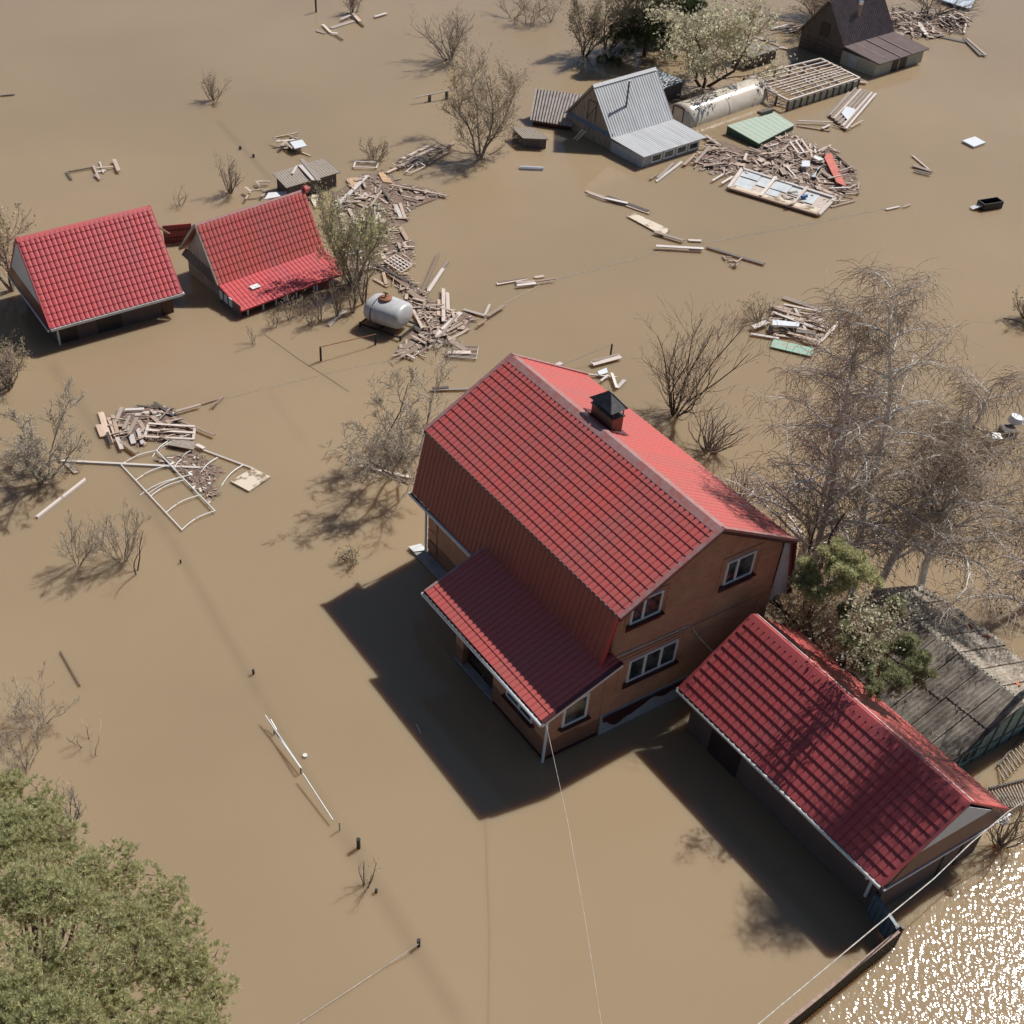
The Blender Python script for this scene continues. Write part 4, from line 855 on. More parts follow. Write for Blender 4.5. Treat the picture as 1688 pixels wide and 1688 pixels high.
def big_pine():
    rnd = random.Random(71); c = at(55, 1640, 8.5); base = Vector((c.x - .3, c.y + .2, 0))
    e = empty('pine_tree', base, 0, 'huge dense green pine crown filling the bottom left corner', TR)
    pads = []
    # lobes of the crown given by their place on the tree (photo-surveyed) with true heights
    lob = [(60, 1360, 8.4, .8), (10, 1360, 8.6, .8), (100, 1390, 8.5, .7), (130, 1450, 8.9, .8), (230, 1560, 8.9, .8), (300, 1620, 8.2, .7), (60, 1440, 9.1, .9), (15, 1300, 8.2, .75), (70, 1325, 8.3, .7), (40, 1390, 8.8, .95), (150, 1425, 8.6, .8), (205, 1440, 8.5, .6), (110, 1480, 9.3, 1.0), (250, 1500, 8.4, .8), (310, 1520, 8.0, .65), (30, 1500, 9.4, 1.0),
           (180, 1530, 9.3, 1.0), (335, 1590, 7.9, .7), (270, 1590, 8.6, .9), (345, 1650, 7.8, .6), (90, 1580, 9.9, 1.1), (10, 1620, 9.9, 1.1), (190, 1620, 9.3, 1.0), (290, 1670, 8.3, .9), (130, 1690, 9.6, 1.1), (40, 1720, 10, 1.2), (230, 1740, 8.8, 1.1), (330, 1740, 7.8, .9), (-60, 1380, 8.5, 1.1), (-80, 1560, 9.6, 1.2), (-60, 1700, 9.8, 1.3), (-120, 1800, 9, 1.5), (120, 1820, 9, 1.4), (250, 1850, 8, 1.2)]
    segs = [(Vector((0, 0, -.3)), Vector((.05, 0, 4.5)), .24, .2), (Vector((.05, 0, 4.5)), Vector((.1, .05, 8.6)), .2, .1)]
    for (px, py, z, r) in lob:
        q = at(px, py, z) - base; k = 7
        t0 = Vector((.08, .03, min(8.0, max(4.0, q.z - (Vector((q.x, q.y, 0)).length * .55))))); m_ = t0.lerp(q, .5) + Vector((0, 0, -.2))
        segs += [(t0, m_, .07, .05), (m_, q, .05, .025)]
        for j in range(k):
            an = rnd.uniform(0, 6.28); rr = r * rnd.uniform(.1, .95); pc = q + Vector((math.cos(an) * rr, math.sin(an) * rr, rnd.uniform(-.35, .25)))
            pads.append((pc.x, pc.y, pc.z, r * rnd.uniform(.38, .65), r * rnd.uniform(.3, .5)))
            segs.append((q, pc, .025, .012))
            for _ in range(3): v = pc + Vector((rnd.gauss(0, r * .3), rnd.gauss(0, r * .3), rnd.uniform(0, .15))); segs.append((pc, v, .014, .006))
    seg_mesh(segs, 'trunk', bark_p, e, 5)
    tufts(pads, 15000, 'crown', needle, e, 72, .15, 22)
big_pine()
def pine(name, label, base, top, pads_px, n, m, seed, size=.2, r=.14, bark=bark_p):
    rnd = random.Random(seed); b = at(*base); H = height(b, top); e = empty(name, b, 0, label, TR)
    segs = []; p = Vector((0, 0, -.3)); prev = p; n_ = 8; line = []
    for i in range(1, n_ + 1): q = Vector((rnd.gauss(0, .06) * i * .4, rnd.gauss(0, .06) * i * .4, H * i / n_)); segs.append((prev, q, r * (1 - (i - 1) / n_ * .75), r * (1 - i / n_ * .75))); prev = q; line.append(q)
    pads = []
    for (px, py, z, rad) in pads_px:
        q = at(px, py, z) - b; t0 = min(line, key=lambda v: (v - Vector((0, 0, max(.5, q.z - .6)))).length); mid = t0.lerp(q, .55) + Vector((0, 0, .1)); segs += [(t0, mid, .04, .028), (mid, q, .028, .012)]
        for j in range(5):
            an = rnd.uniform(0, 6.28); rr = rad * rnd.uniform(.2, .9); pc = q + Vector((math.cos(an) * rr, math.sin(an) * rr, rnd.uniform(-.25, .2))); pads.append((*pc, rad * rnd.uniform(.3, .5), rad * rnd.uniform(.18, .3))); segs.append((q, pc, .012, .007))
    for _ in range(14):                                           # dead lower branches
        t = rnd.choice(line[:5]); d = Vector((rnd.gauss(0, 1), rnd.gauss(0, 1), rnd.uniform(-.3, .2))).normalized(); segs.append((t, t + d * rnd.uniform(.3, .9), .014, .006))
    seg_mesh(segs, 'trunk', bark, e, 6); tufts(pads, n, 'crown', m, e, seed, size, 9); return e
pine('slender_pine', 'thin dark-trunked pine with green tufts touching the brick house corner', (1316, 1064), 850,
     [(1335, 945, 5.8, .5), (1365, 930, 6.4, .6), (1400, 925, 6.6, .6), (1345, 975, 5.6, .45), (1390, 965, 6.0, .5), (1425, 955, 6.0, .5), (1320, 960, 5.6, .4), (1375, 905, 6.6, .4), (1410, 945, 6.6, .5)], 2600, needle, 81)
pine('juniper_tree', 'bushy dull green conifer leaning over the garage ridge and old shed roof', proj((17.75, 31.5, 0)), proj((17.75, 31.5, 5.6))[1],
     [(1400, 1010, 5.0, .5), (1440, 1020, 5.2, .55), (1390, 1050, 4.8, .45), (1430, 1070, 5.0, .6), (1475, 1060, 5.0, .55), (1420, 1105, 4.7, .45), (1465, 1105, 4.7, .5), (1500, 1090, 4.6, .5), (1440, 1135, 4.4, .35), (1485, 1130, 4.4, .4), (1470, 1000, 5.2, .4), (1520, 1115, 4.2, .3)], 4300, needle_j, 82, .2)
def spruce(label, base, top, width, seed):
    rnd = random.Random(seed); b = at(*base); H = height(b, top); W = width * (b - CAMP).length / FPX / 2
    e = empty('spruce_tree', b, 0, label, TR); segs = [(Vector((0, 0, -.3)), Vector((0, 0, H)), .18, .03)]; pads = []
    for k in range(70):
        t = rnd.uniform(.08, 1); an = rnd.uniform(0, 6.28); rr = W * (1.05 - t) * rnd.uniform(.5, 1.0); z = H * t
        q = Vector((math.cos(an) * rr, math.sin(an) * rr, z - rr * .25)); segs.append((Vector((0, 0, z)), q, .03, .012)); pads.append((*q, .55, .22)); pads.append((*(q * .6 + Vector((0, 0, z * .4))), .5, .22))
    seg_mesh(segs, 'trunk', bark_b, e, 5); tufts(pads, 5200, 'crown', needle_d, e, seed, .3, 8); return e
spruce('dark green spruce at the top edge, darkest tree in the photo', (1062, 92), -95, 150, 91)
spruce('second dark conifer right behind the darkest spruce at the top edge', (1105, 55), -110, 110, 92)

# ================================================================== FLOTSAM
def zm(ox, oy, k): return lambda x, y: (ox + x * k, oy + y * k)
zA, zB, zC, zD, zE, zG, zH, zI, zL = zm(0, 600, .4147), zm(400, 180, .2725), zm(1060, 120, .237), zm(1200, 0, .289), zm(820, 0, .5142), zm(400, 0, .3555), zm(1000, 440, .4076), zm(0, 1100, .4502), zm(0, 230, .4265)
UNIT = []
for k in range(7):                                  # unit planks (1 x 1 x 1) with worn, slightly split ends
    rr = random.Random(100 + k); mb = MB(); n = 4; vs = []
    for e_, x in ((0, -.5), (1, .5)):
        ys = [-.5, -.17, .17, .5]
        for y in ys:
            xx = x + (rr.uniform(0, .05) if e_ == 0 else -rr.uniform(0, .05)); vs += [(xx, y, .5), (xx, y, -.5)]
    f = []
    for i in range(3): a = i * 2; b = 8 + i * 2; f += [(a, b, b + 2, a + 2), (a + 1, a + 3, b + 3, b + 1), (a, a + 2, a + 3, a + 1), (b, b + 1, b + 3, b + 2)]
    f += [(0, 1, 9, 8), (6, 14, 15, 7)]
    mb.add(vs, f); me = bpy.data.meshes.new('plank'); me.from_pydata(mb.v, [], mb.f); me.update(); me.materials.append(plank_m); UNIT.append(me)
UNITW = [m.copy() for m in UNIT[:3]]; UNITD = [m.copy() for m in UNIT[3:5]]
for m in UNITW: m.materials[0] = plank_w
for m in UNITD: m.materials[0] = plank_d
NP = [0]
def plank(p, q, wd, label, group=None, z0=.05, z1=None, th=.05, kind='m', name='plank', cat='plank'):
    P = at(*p, z0); Q = at(*q, z0 if z1 is None else z1); d = Q - P; NP[0] += 1
    me = random.choice({'m': UNIT, 'w': UNITW, 'd': UNITD}[kind]); o = bpy.data.objects.new(name, me); C.objects.link(o)
    o.location = (P + Q) / 2; o.rotation_mode = 'XYZ'; o.rotation_euler = (random.uniform(-.15, .15), -math.asin(max(-1, min(1, d.z / d.length))), math.atan2(d.y, d.x)); o.scale = (d.length, wd, th)
    return tag(o, label, cat, group)
MARKS = [('the white tank', 640, 505), ('the cabin ridge', 505, 312), ('the fan-shaped bush', 622, 250), ('the white lattice pallet', 658, 435), ('the black two-post rail', 575, 575), ('the bright green tree', 585, 390), ('the slatted pallet', 765, 580), ('the tall olive tree', 790, 200),
    ('the tin house porch', 1110, 250), ('the long red board', 1375, 280), ('the green plank roof', 1255, 208), ('the milky wall frame', 1285, 320), ('the square wooden frame', 1318, 242), ('the fallen plank wall', 1400, 180), ('the dark house', 1455, 60), ('the blue roof panel', 1585, 5),
    ('the window frame', 280, 710), ('the white arch frame', 275, 810), ('the plywood sheet', 413, 787), ('the turquoise board', 1305, 573), ('the white roll', 1295, 532), ('the square white panel', 1606, 233), ('the board-roofed shed', 503, 285), ('the black box', 1635, 338), ('the birches', 1400, 600), ('the brick house chimney', 1005, 680), ('the leftmost house', 140, 430), ('the plastic tunnel', 1190, 175)]
def describe(o, kd, noun='plank'):
    x, y = proj(o.location); n_, mx, my = min(MARKS, key=lambda m: (m[1] - x) ** 2 + (m[2] - y) ** 2); dx, dy = x - mx, y - my; r = math.hypot(dx, dy)
    ln = o.scale[0]; size = 'short' if ln < 1.0 else 'long' if ln > 2.2 else 'middling'; wd = 'narrow ' if o.scale[1] < .13 else 'wide ' if o.scale[1] > .24 else ''
    col = {'m': 'brown', 'w': 'pale', 'd': 'dark wet'}[kd]
    a = math.degrees(o.rotation_euler.z) % 180; lie = 'lying level' if a < 25 or a > 155 else 'tilted right' if a < 75 else 'pointing away' if a < 105 else 'tilted left'
    ang = math.degrees(math.atan2(-dy, dx)) % 360; dr = ['right of', 'above right of', 'above', 'above left of', 'left of', 'below left of', 'below', 'below right of'][int((ang + 22.5) // 45) % 8]
    if r < 12: dr = 'against'
    o['label'] = f'{size} {wd}{col} {noun} {lie}, {dr} {n_}'
SCRAPS = MB()
def planks(tr, lst, label, group, z=.06, name='plank', cat='plank'):
    for i, t in enumerate(lst):
        x0, y0, x1, y1 = t[:4]; wd = t[4] if len(t) > 4 else .16; kd = t[5] if len(t) > 5 else 'm'
        o = plank(tr(x0, y0), tr(x1, y1), wd, label, group, z + (i % 5) * .035, th=.045, kind=kd, name=name, cat=cat)
        describe(o, kd)
def inpoly(x, y, pl):
    c = False; n = len(pl)
    for i in range(n):
        x0, y0 = pl[i]; x1, y1 = pl[(i + 1) % n]
        if (y0 > y) != (y1 > y) and x < (x1 - x0) * (y - y0) / (y1 - y0) + x0: c = not c
    return c
def rpoint(rr, pl):
    xs = [p[0] for p in pl]; ys = [p[1] for p in pl]
    while True:
        x, y = rr.uniform(min(xs), max(xs)), rr.uniform(min(ys), max(ys))
        if inpoly(x, y, pl): return x, y
def scatter(pl, n, label, group, seed, lmin=.5, lmax=2.2, zmax=.3, bias=None, spread=3.14, wmin=.08, wmax=.2):
    rr = random.Random(seed)
    for i in range(n):
        x, y = rpoint(rr, pl); P = at(x, y, 0); an = (bias if bias is not None else 0) + rr.uniform(-spread, spread); ln = rr.uniform(lmin, lmax) * (1 if rr.random() < .7 else .6)
        if ln < 1.25:
            d_ = Vector((math.cos(an), math.sin(an), rr.uniform(-.1, .1))) * ln / 2; c_ = Vector((P.x, P.y, rr.uniform(.05, zmax))); SCRAPS.bar(c_ - d_, c_ + d_, rr.uniform(wmin, wmax), .04); continue
        kd = rr.choices('mwd', (6, 3, 2))[0]; me = rr.choice({'m': UNIT, 'w': UNITW, 'd': UNITD}[kd]); o = bpy.data.objects.new('plank', me); C.objects.link(o); NP[0] += 1
        o.location = (P.x, P.y, rr.uniform(.05, zmax)); o.rotation_euler = (rr.uniform(-.25, .25), rr.uniform(-.1, .1), an); o.scale = (ln, rr.uniform(wmin, wmax), rr.uniform(.03, .06)); tag(o, label, 'plank', group); describe(o, kd)
def scraps(pl, n, seed, z=.22, l0=.15, l1=1.1):
    rr = random.Random(seed)
    for i in range(n):
        x, y = rpoint(rr, pl); p = at(x, y, rr.uniform(.03, z)); an = rr.uniform(0, 6.28); ln = rr.uniform(l0, l1) * rr.choice((1, 1, .6)); d = Vector((math.cos(an), math.sin(an), rr.uniform(-.18, .18))) * ln / 2
        flat = rr.random() < .12
        SCRAPS.bar(p - d * (.8 if flat else 1), p + d * (.8 if flat else 1), rr.uniform(.25, .5) if flat else rr.uniform(.03, .15), rr.uniform(.02, .05))
def raft_mat(pl, name, label, seed, nchips=300, z=.03, m=sludge):
    """floating mat of reed and mud with a ragged outline, plus small chips and litter: uncountable stuff"""
    rr = random.Random(seed); P = [at(*p) for p in pl]; pts = []
    for i in range(len(P)):
        a, b = P[i], P[(i + 1) % len(P)]; k = max(2, int((b - a).length / .35)); nrm = Vector((-(b - a).y, (b - a).x, 0)).normalized()
        for j in range(k): pts.append(a.lerp(b, j / k) + nrm * rr.gauss(0, .12))
    c = sum(pts, Vector()) / len(pts); mb = MB(); n = len(pts); rings = 6
    for r in range(rings):
        t = 1 - r / rings
        for p in pts: q = c.lerp(p, t); mb.v.append((q.x, q.y, -.02 if r == 0 else z + rr.uniform(0, .05)))
    mb.v.append((c.x, c.y, z)); ci = len(mb.v) - 1
    for r in range(rings - 1): mb.f += [(r * n + j, r * n + (j + 1) % n, (r + 1) * n + (j + 1) % n, (r + 1) * n + j) for j in range(n)]
    mb.f += [((rings - 1) * n + j, (rings - 1) * n + (j + 1) % n, ci) for j in range(n)]
    o = mb.build(name, m); tag(o, label, 'debris mat', kind='stuff')
    ch = MB(); wh = MB()
    for i in range(int(nchips * .45)):
        x, y = rpoint(rr, pl); p = at(x, y, z + .04); an = rr.uniform(0, 6.28); l_ = rr.uniform(.05, .3)
        tgt = wh if rr.random() < .16 else ch; w_ = rr.uniform(.02, .07) if tgt is ch else rr.uniform(.05, .12)
        tgt.bar(p, p + Vector((math.cos(an) * l_, math.sin(an) * l_, rr.uniform(-.02, .06))), w_, rr.uniform(.015, .04))
    a = ch.build('chips', mat(name + '_chips', (.6, .46, .36), .85, col2=(.2, .14, .1), scale=2.5), o); a['kind'] = 'stuff'
    a = wh.build('litter', mat(name + '_litter', (.75, .74, .7), .5, col2=(.5, .4, .25), scale=.8), o); a['kind'] = 'stuff'
    return o

# --- central raft beside the second cabin
c1 = [(578, 300), (600, 283), (640, 277), (660, 300), (700, 305), (738, 321), (700, 330), (676, 352), (662, 385), (682, 402), (684, 430), (668, 446), (640, 455), (610, 445), (590, 470), (572, 440), (560, 400), (545, 350), (548, 318)]
c2 = [(640, 455), (668, 450), (700, 480), (712, 500), (735, 508), (765, 520), (792, 516), (770, 545), (730, 560), (700, 580), (668, 592), (654, 582), (690, 548), (690, 525), (676, 500)]
raft_mat(c1, 'debris_mat', 'brown reed mat with litter right of the second cabin, upper part', 201, 650)
raft_mat(c2, 'debris_mat', 'brown reed mat below the white tank, ending in loose boards', 202, 260)
GC = 'planks in the central debris raft'; LC = 'weathered plank floating in the central raft between the cabin and the brick house'
planks(zB, [(955, 305, 1130, 220, .22), (980, 315, 1165, 235, .2), (870, 385, 1010, 320, .2), (930, 350, 1090, 280, .15), (1115, 330, 1255, 245, .25), (1130, 300, 1230, 232), (1235, 230, 1280, 200, .25), (565, 590, 760, 395, .3, 'w'), (885, 455, 1245, 525, .18),
    (1075, 1125, 1190, 865, .18), (1110, 1095, 1245, 915, .15), (1120, 1105, 1215, 960, .2, 'w'), (880, 990, 1010, 1085, .25), (1000, 1095, 1095, 1165, .3), (775, 920, 1000, 1045, .18, 'd'), (790, 1025, 880, 1075, .2), (920, 575, 965, 665, .28, 'w'),
    (950, 565, 985, 665, .2), (950, 710, 1000, 795, .25), (1215, 1080, 1215, 1290, .2, 'w'), (1238, 1105, 1245, 1250, .2), (1190, 1150, 1185, 1250, .2), (1155, 1380, 1325, 1225, .25, 'w'), (1160, 1385, 1335, 1290, .2), (1475, 1255, 1585, 1185, .22),
    (1465, 1245, 1495, 1180, .15, 'w'), (1330, 1210, 1470, 1250, .22), (1165, 1385, 1250, 1420, .25, 'd'), (1255, 1400, 1355, 1460, .3), (1230, 1470, 1385, 1472, .28, 'w'), (935, 1480, 1110, 1350, .35), (960, 1500, 1110, 1410, .3),
    (640, 600, 690, 700, .2), (770, 590, 850, 480, .15), (840, 470, 900, 560, .14, 'd'), (700, 560, 745, 505, .22, 'w'), (660, 470, 640, 420, .3), (700, 640, 760, 560, .15), (1030, 1210, 1090, 1330, .16), (1080, 1340, 1030, 1310, .2, 'd'), (1100, 1160, 1060, 1280, .18), (860, 880, 1000, 840), (905, 800, 980, 830, .22),
    (1265, 1215, 1290, 1290, .16), (1420, 1310, 1475, 1270, .15), (1240, 1400, 1370, 1330, .18), (1005, 1030, 1095, 1225, .15, 'd'), (850, 985, 870, 1060, .18), (710, 985, 770, 915, .15), (1200, 1370, 1300, 1240, .14)], LC, GC)
scatter(c1, 34, LC, GC, 203, .4, 1.6, .25); scatter(c2, 14, LC, GC, 204, .4, 1.4, .25)
plank(zB(515, 1310), zB(625, 1215), .24, 'white painted board floating alone between the cabin porch and the white tank', z0=.05, kind='w')
plank((542, 538), (570, 512), .12, 'thin pale stick beside the lone white board near the tank', z0=.04, kind='w', name='stick', cat='stick')
def grid_pallet(q, n1, n2, label, z=.22, m=plank_w, wd=.07):
    P = [at(*p, z) for p in q]; base = Vector((P[0].x, P[0].y, 0)); P = [p - base for p in P]; h = empty('pallet', base, 0, label, 'pallet')
    for i in range(n1 + 1): b = MB(); t = i / n1; b.bar(P[0].lerp(P[3], t), P[1].lerp(P[2], t), wd, .03); b.build('slat', m, h)
    for i in range(n2 + 1): b = MB(); t = i / n2; b.bar(P[0].lerp(P[1], t) + Vector((0, 0, .03)), P[3].lerp(P[2], t) + Vector((0, 0, .03)), wd, .03); b.build('cross_slat', m, h)
    return h
grid_pallet([zB(855, 920), zB(925, 882), zB(1025, 945), zB(958, 987)], 5, 4, 'white lattice pallet in the central raft above the white tank')
grid_pallet([zB(1245, 1500), zB(1275, 1432), zB(1425, 1438), zB(1412, 1512)], 2, 10, 'pale slatted pallet at the lower end of the central raft', .1, plank_m, .05)
grid_pallet([zB(670, 352), zB(682, 318), zB(822, 325), zB(808, 356)], 1, 1, 'empty white rectangular frame floating below the fan-shaped bush', .12, plank_w, .1)
grid_pallet([zB(985, 380), zB(1060, 318), zB(1105, 345), zB(1020, 385)], 1, 1, 'pale frame among the boards at the top of the central raft', .15, plank_w, .09)
def board(q, label, m, z=.12, th=.05, name='board', cat='board', group=None):
    P = [at(*p, z) for p in q]; base = Vector((P[0].x, P[0].y, 0)); mb = MB(); up = (P[1] - P[0]).cross(P[3] - P[0]).normalized()
    mb.slab([p - base for p in P], th, up if up.z > 0 else -up); o = mb.build(name, m); o.location = base; return tag(o, label, cat, group)
orange_w = mat('orange_plywood', (.5, .32, .18), .8, var=.25, scale=3); ply = mat('stained_plywood', (.66, .56, .43), .8, col2=(.26, .18, .12), scale=1.6, thr=(.42, .5))
board([zB(820, 385), zB(850, 378), zB(910, 445), zB(850, 440)], 'orange plywood sheet at the top of the central raft', orange_w)
board([zB(795, 570), zB(832, 568), zB(835, 675), zB(800, 675)], 'wide grey board lying upright in the middle of the central raft', plank_w)
board([zB(648, 415), zB(700, 412), zB(695, 455), zB(652, 470)], 'tan board at the left tip of the central raft', orange_w)
board([zB(410, 540), zB(420, 515), zB(460, 520), zB(440, 600)], 'cream board beside the red ridge end of the cabin', ply)
board([zB(130, 545), zB(155, 505), zB(270, 495), zB(262, 520)], 'pale grey tin sheet behind the cabin ridge', white_r, .5)
scatter([(405, 320), (440, 300), (450, 318), (440, 335), (412, 330)], 8, 'broken board in the heap behind the cabin ridge beside the board-roofed shed', 'boards behind the cabin ridge', 205, .4, 1.6, .5)
scatter([(448, 240), (470, 222), (500, 226), (512, 240), (500, 258), (470, 252)], 12, 'board in the small white heap above the board-roofed shed', 'boards in the white heap', 206, .5, 2.0, .4)
board([(478, 234), (498, 230), (506, 240), (486, 245)], 'white sheet on top of the small heap above the board-roofed shed', white_p, .45)
plank(zB(352, 300), zB(465, 435), .3, 'brown beam lying across the roof of the board-roofed shed', z0=1.1, kind='m', name='beam', cat='beam')
plank(zB(345, 335), zB(435, 432), .3, 'pale plank beside the brown beam on the board-roofed shed', z0=1.07, kind='w')
plank(zB(300, 392), zB(328, 342), .14, 'light blue slat on the roof of the board-roofed shed', z0=1.07, kind='w', name='slat', cat='slat')

# --- raft right of the grey tin house
c3 = [zC(*p) for p in ((430, 440), (500, 470), (620, 545), (760, 560), (810, 470), (960, 430), (1060, 420), (1160, 500), (1330, 540), (1480, 680), (1510, 830), (1370, 900), (1200, 880), (900, 740), (700, 690), (560, 720), (360, 660), (340, 610), (430, 540))]
raft_mat(c3, 'debris_mat', 'brown mat of reeds and broken wood in the raft right of the grey tin-roofed house', 211, 900)
GD = 'planks in the raft by the grey tin-roofed house'; LD = 'broken plank in the raft right of the grey tin-roofed house'
scatter(c3, 50, LD, GD, 212, .4, 1.7, .4)
scatter([zC(*p) for p in ((820, 590), (960, 560), (1080, 600), (1050, 680), (880, 670))], 14, LD, GD, 213, .4, 1.2, .6)
planks(zC, [(85, 760, 275, 615, .2, 'w'), (100, 735, 215, 625, .18), (50, 740, 100, 700, .15), (280, 645, 370, 560, .22), (360, 630, 465, 510, .2), (1040, 720, 1360, 860, .22), (1070, 715, 1250, 790, .18), (1170, 760, 1440, 775, .15), (1340, 560, 1480, 680, .2), (1225, 670, 1320, 735, .22),
    (960, 540, 1045, 590, .18), (1160, 490, 1175, 590, .15), (1190, 505, 1200, 560, .12, 'w'), (480, 752, 565, 700, .15, 'w'), (545, 770, 625, 720, .15, 'w'), (1300, 935, 1475, 890, .15), (1380, 820, 1505, 840, .25), (660, 600, 750, 620, .2), (590, 655, 622, 545, .06, 'd'),
    (1070, 335, 1325, 342, .15, 'w'), (1065, 368, 1305, 405, .15), (1250, 388, 1300, 360, .2), (1320, 360, 1440, 400, .1), (880, 200, 1000, 225, .2, 'd'), (430, 432, 530, 500, .25), (1110, 640, 1130, 705, .3, 'w')], LD, GD)
def door_raft():
    q = [zC(690, 668), zC(1335, 872), zC(1222, 988), zC(595, 800)]; P = [at(*p, .16) for p in q]; base = Vector((P[3].x, P[3].y, 0)); P = [p - base for p in P]
    h = empty('floating_wall_frame', base, 0, 'long timber wall frame with milky sheets along the near edge of the raft', 'wall frame')
    sh_ = mat('milky_plastic_sheet', (.62, .64, .64), .25, var=.12, scale=1.5)
    L_ = lambda s, t: P[0].lerp(P[1], s).lerp(P[3].lerp(P[2], s), t)
    for i in range(4): b = MB(); b.bar(P[i], P[(i + 1) % 4], .22, .12); b.build('edge_beam', plank_w if i != 2 else plank_m, h)
    for s in (.36, .7): b = MB(); b.bar(L_(s, -.05) + Vector((0, 0, .1)), L_(s, 1.0) + Vector((0, 0, .1)), .2, .08); b.build('cross_beam', plank_w, h)
    for s0, s1, t0, t1 in ((.03, .22, .05, .32), (.03, .22, .38, .8), (.23, .35, .08, .5), (.38, .56, .06, .45), (.38, .5, .5, .8), (.57, .68, .1, .5), (.72, .86, .1, .6)):
        b = MB(); b.slab([L_(s0, t0), L_(s1, t0), L_(s1, t1), L_(s0, t1)], .03); b.build('milky_sheet', sh_, h)
    b = MB(); b.slab([L_(.03, .82), L_(.97, .7), L_(.97, .97), L_(.03, .97)], .03); b.build('plywood_strip', ply, h)
    b = MB(); b.slab([L_(.01, .02), L_(.99, .02), L_(.99, .98), L_(.01, .98)], .02); o = b.build('underlay', plank_m, h); o.location.z = -.06
    b = MB(); c_ = L_(.73, .52) + Vector((0, 0, .12)); b.tube([c_, c_ + Vector((.35, .1, .05))], .12, 8); b.build('blue_bag', mat('blue_plastic', (.05, .16, .4), .35), h)
    scatter([zC(940, 850), zC(1080, 880), zC(1040, 960), zC(930, 930)], 9, LD, GD, 214, .4, 1.3, .5)
door_raft()
grid_pallet([zC(1022, 482), zC(1098, 462), zC(1158, 548), zC(1080, 560)], 1, 2, 'pale window-like wooden frame below the green plank roof', .35, plank_w, .14)
board([zC(1250, 565), zC(1308, 558), zC(1415, 790), zC(1345, 760)], 'long faded red board in the raft right of the grey tin-roofed house', mat('faded_red_paint', (.55, .13, .09), .6, var=.2, scale=3), .3, name='red_board')
board([zC(1105, 610), zC(1160, 610), zC(1162, 652), zC(1106, 650)], 'small square white box lid left of the long red board', white_p, .42, name='square_board', cat='board')
board([zC(1250, 640), zC(1215, 660), zC(1200, 725), zC(1168, 720)], 'grey rounded panel left of the long red board', tin_g, .35)
board([zC(1195, 570), zC(1260, 600), zC(1225, 610), zC(1185, 590)], 'pale crumpled sheet at the head of the long red board', white_r, .35, name='sheet', cat='sheet')
# collapsed wall below the timber frame
def slanted_wall():
    q = [zC(1480, 110), zC(1618, 150), zC(1410, 395), zC(1300, 300)]; P = [at(*p, .15) for p in q]; base = Vector((P[3].x, P[3].y, 0)); P = [p - base for p in P]
    h = empty('collapsed_wall', base, 0, 'fallen plank wall floating below the timber frame', 'collapsed wall')
    b = MB(); b.slab(P, .1); b.build('boarding', plank_m, h)
    for t in (0, .25, .45, .62, .8, 1): b = MB(); b.bar(P[0].lerp(P[1], t) + Vector((0, 0, .06)), P[3].lerp(P[2], t) + Vector((0, 0, .06)), .13, .07); b.build('batten', plank_w if t in (.25, .8, 1) else wood_g, h)
    b = MB(); L_ = lambda s, t: P[0].lerp(P[1], s).lerp(P[3].lerp(P[2], s), t) + Vector((0, 0, .12)); b.slab([L_(.3, .6), L_(.75, .55), L_(.8, .85), L_(.35, .8)], .02); b.build('torn_sheet', white_p, h)
slanted_wall()
planks(zC, [(1285, 310, 1440, 128, .18), (1440, 40, 1490, 110, .2), (1455, 60, 1560, 68, .35), (1245, 388, 1300, 362, .2, 'w'), (1440, 380, 1530, 330, .12)], 'loose board around the fallen plank wall below the timber frame', 'boards round the fallen wall')
plank(zC(805, 282), zC(900, 255), .35, 'short grey box board on the far corner of the green plank roof', z0=.7, kind='d', th=.2, name='box_board')

# --- wreckage by the dark house
c4 = [zD(*p) for p in ((930, 30), (1010, 60), (1110, 70), (1250, 80), (1370, 90), (1360, 170), (1200, 210), (1060, 225), (950, 180), (925, 100))]
raft_mat(c4, 'debris_mat', 'thin scatter of chips and reeds right of the dark house', 221, 350, .01)
LE = 'pale board in the wreckage right of the dark house'; GE = 'boards right of the dark house'
scatter(c4, 34, LE, GE, 222, .6, 2.2, .4)
scatter([zD(*p) for p in ((1240, 85), (1340, 90), (1350, 160), (1220, 165))], 16, LE, GE, 223, 1.2, 2.6, .5, bias=1.9, spread=.35)
planks(zD, [(1165, 200, 1355, 240, .3, 'd'), (1345, 215, 1450, 320, .35, 'd'), (1360, 218, 1475, 318, .2), (1345, 190, 1366, 95, .15, 'w'), (1085, 125, 1132, 200, .35, 'w'), (1100, 105, 1200, 90, .15, 'd')], LE, GE)
scatter([zD(*p) for p in ((275, 155), (420, 150), (420, 215), (350, 215), (300, 190))], 12, 'board in the stack floating left of the dark house', 'boards left of the dark house', 224, 1.0, 2.6, .5, bias=.3, spread=.5)
planks(zD, [(160, 212, 340, 280, .2), (290, 270, 345, 280, .15, 'w'), (200, 225, 275, 240, .12, 'd')], 'thin board drifting beside the flat dark shed', 'boards by the flat shed')
scatter([(1108, 158), (1160, 148), (1178, 152), (1120, 172)], 9, 'stone-like lump of wood at the foot of the cream-leaved tree', 'lumps at the cream tree', 225, .3, .9, .3, wmin=.2, wmax=.35)

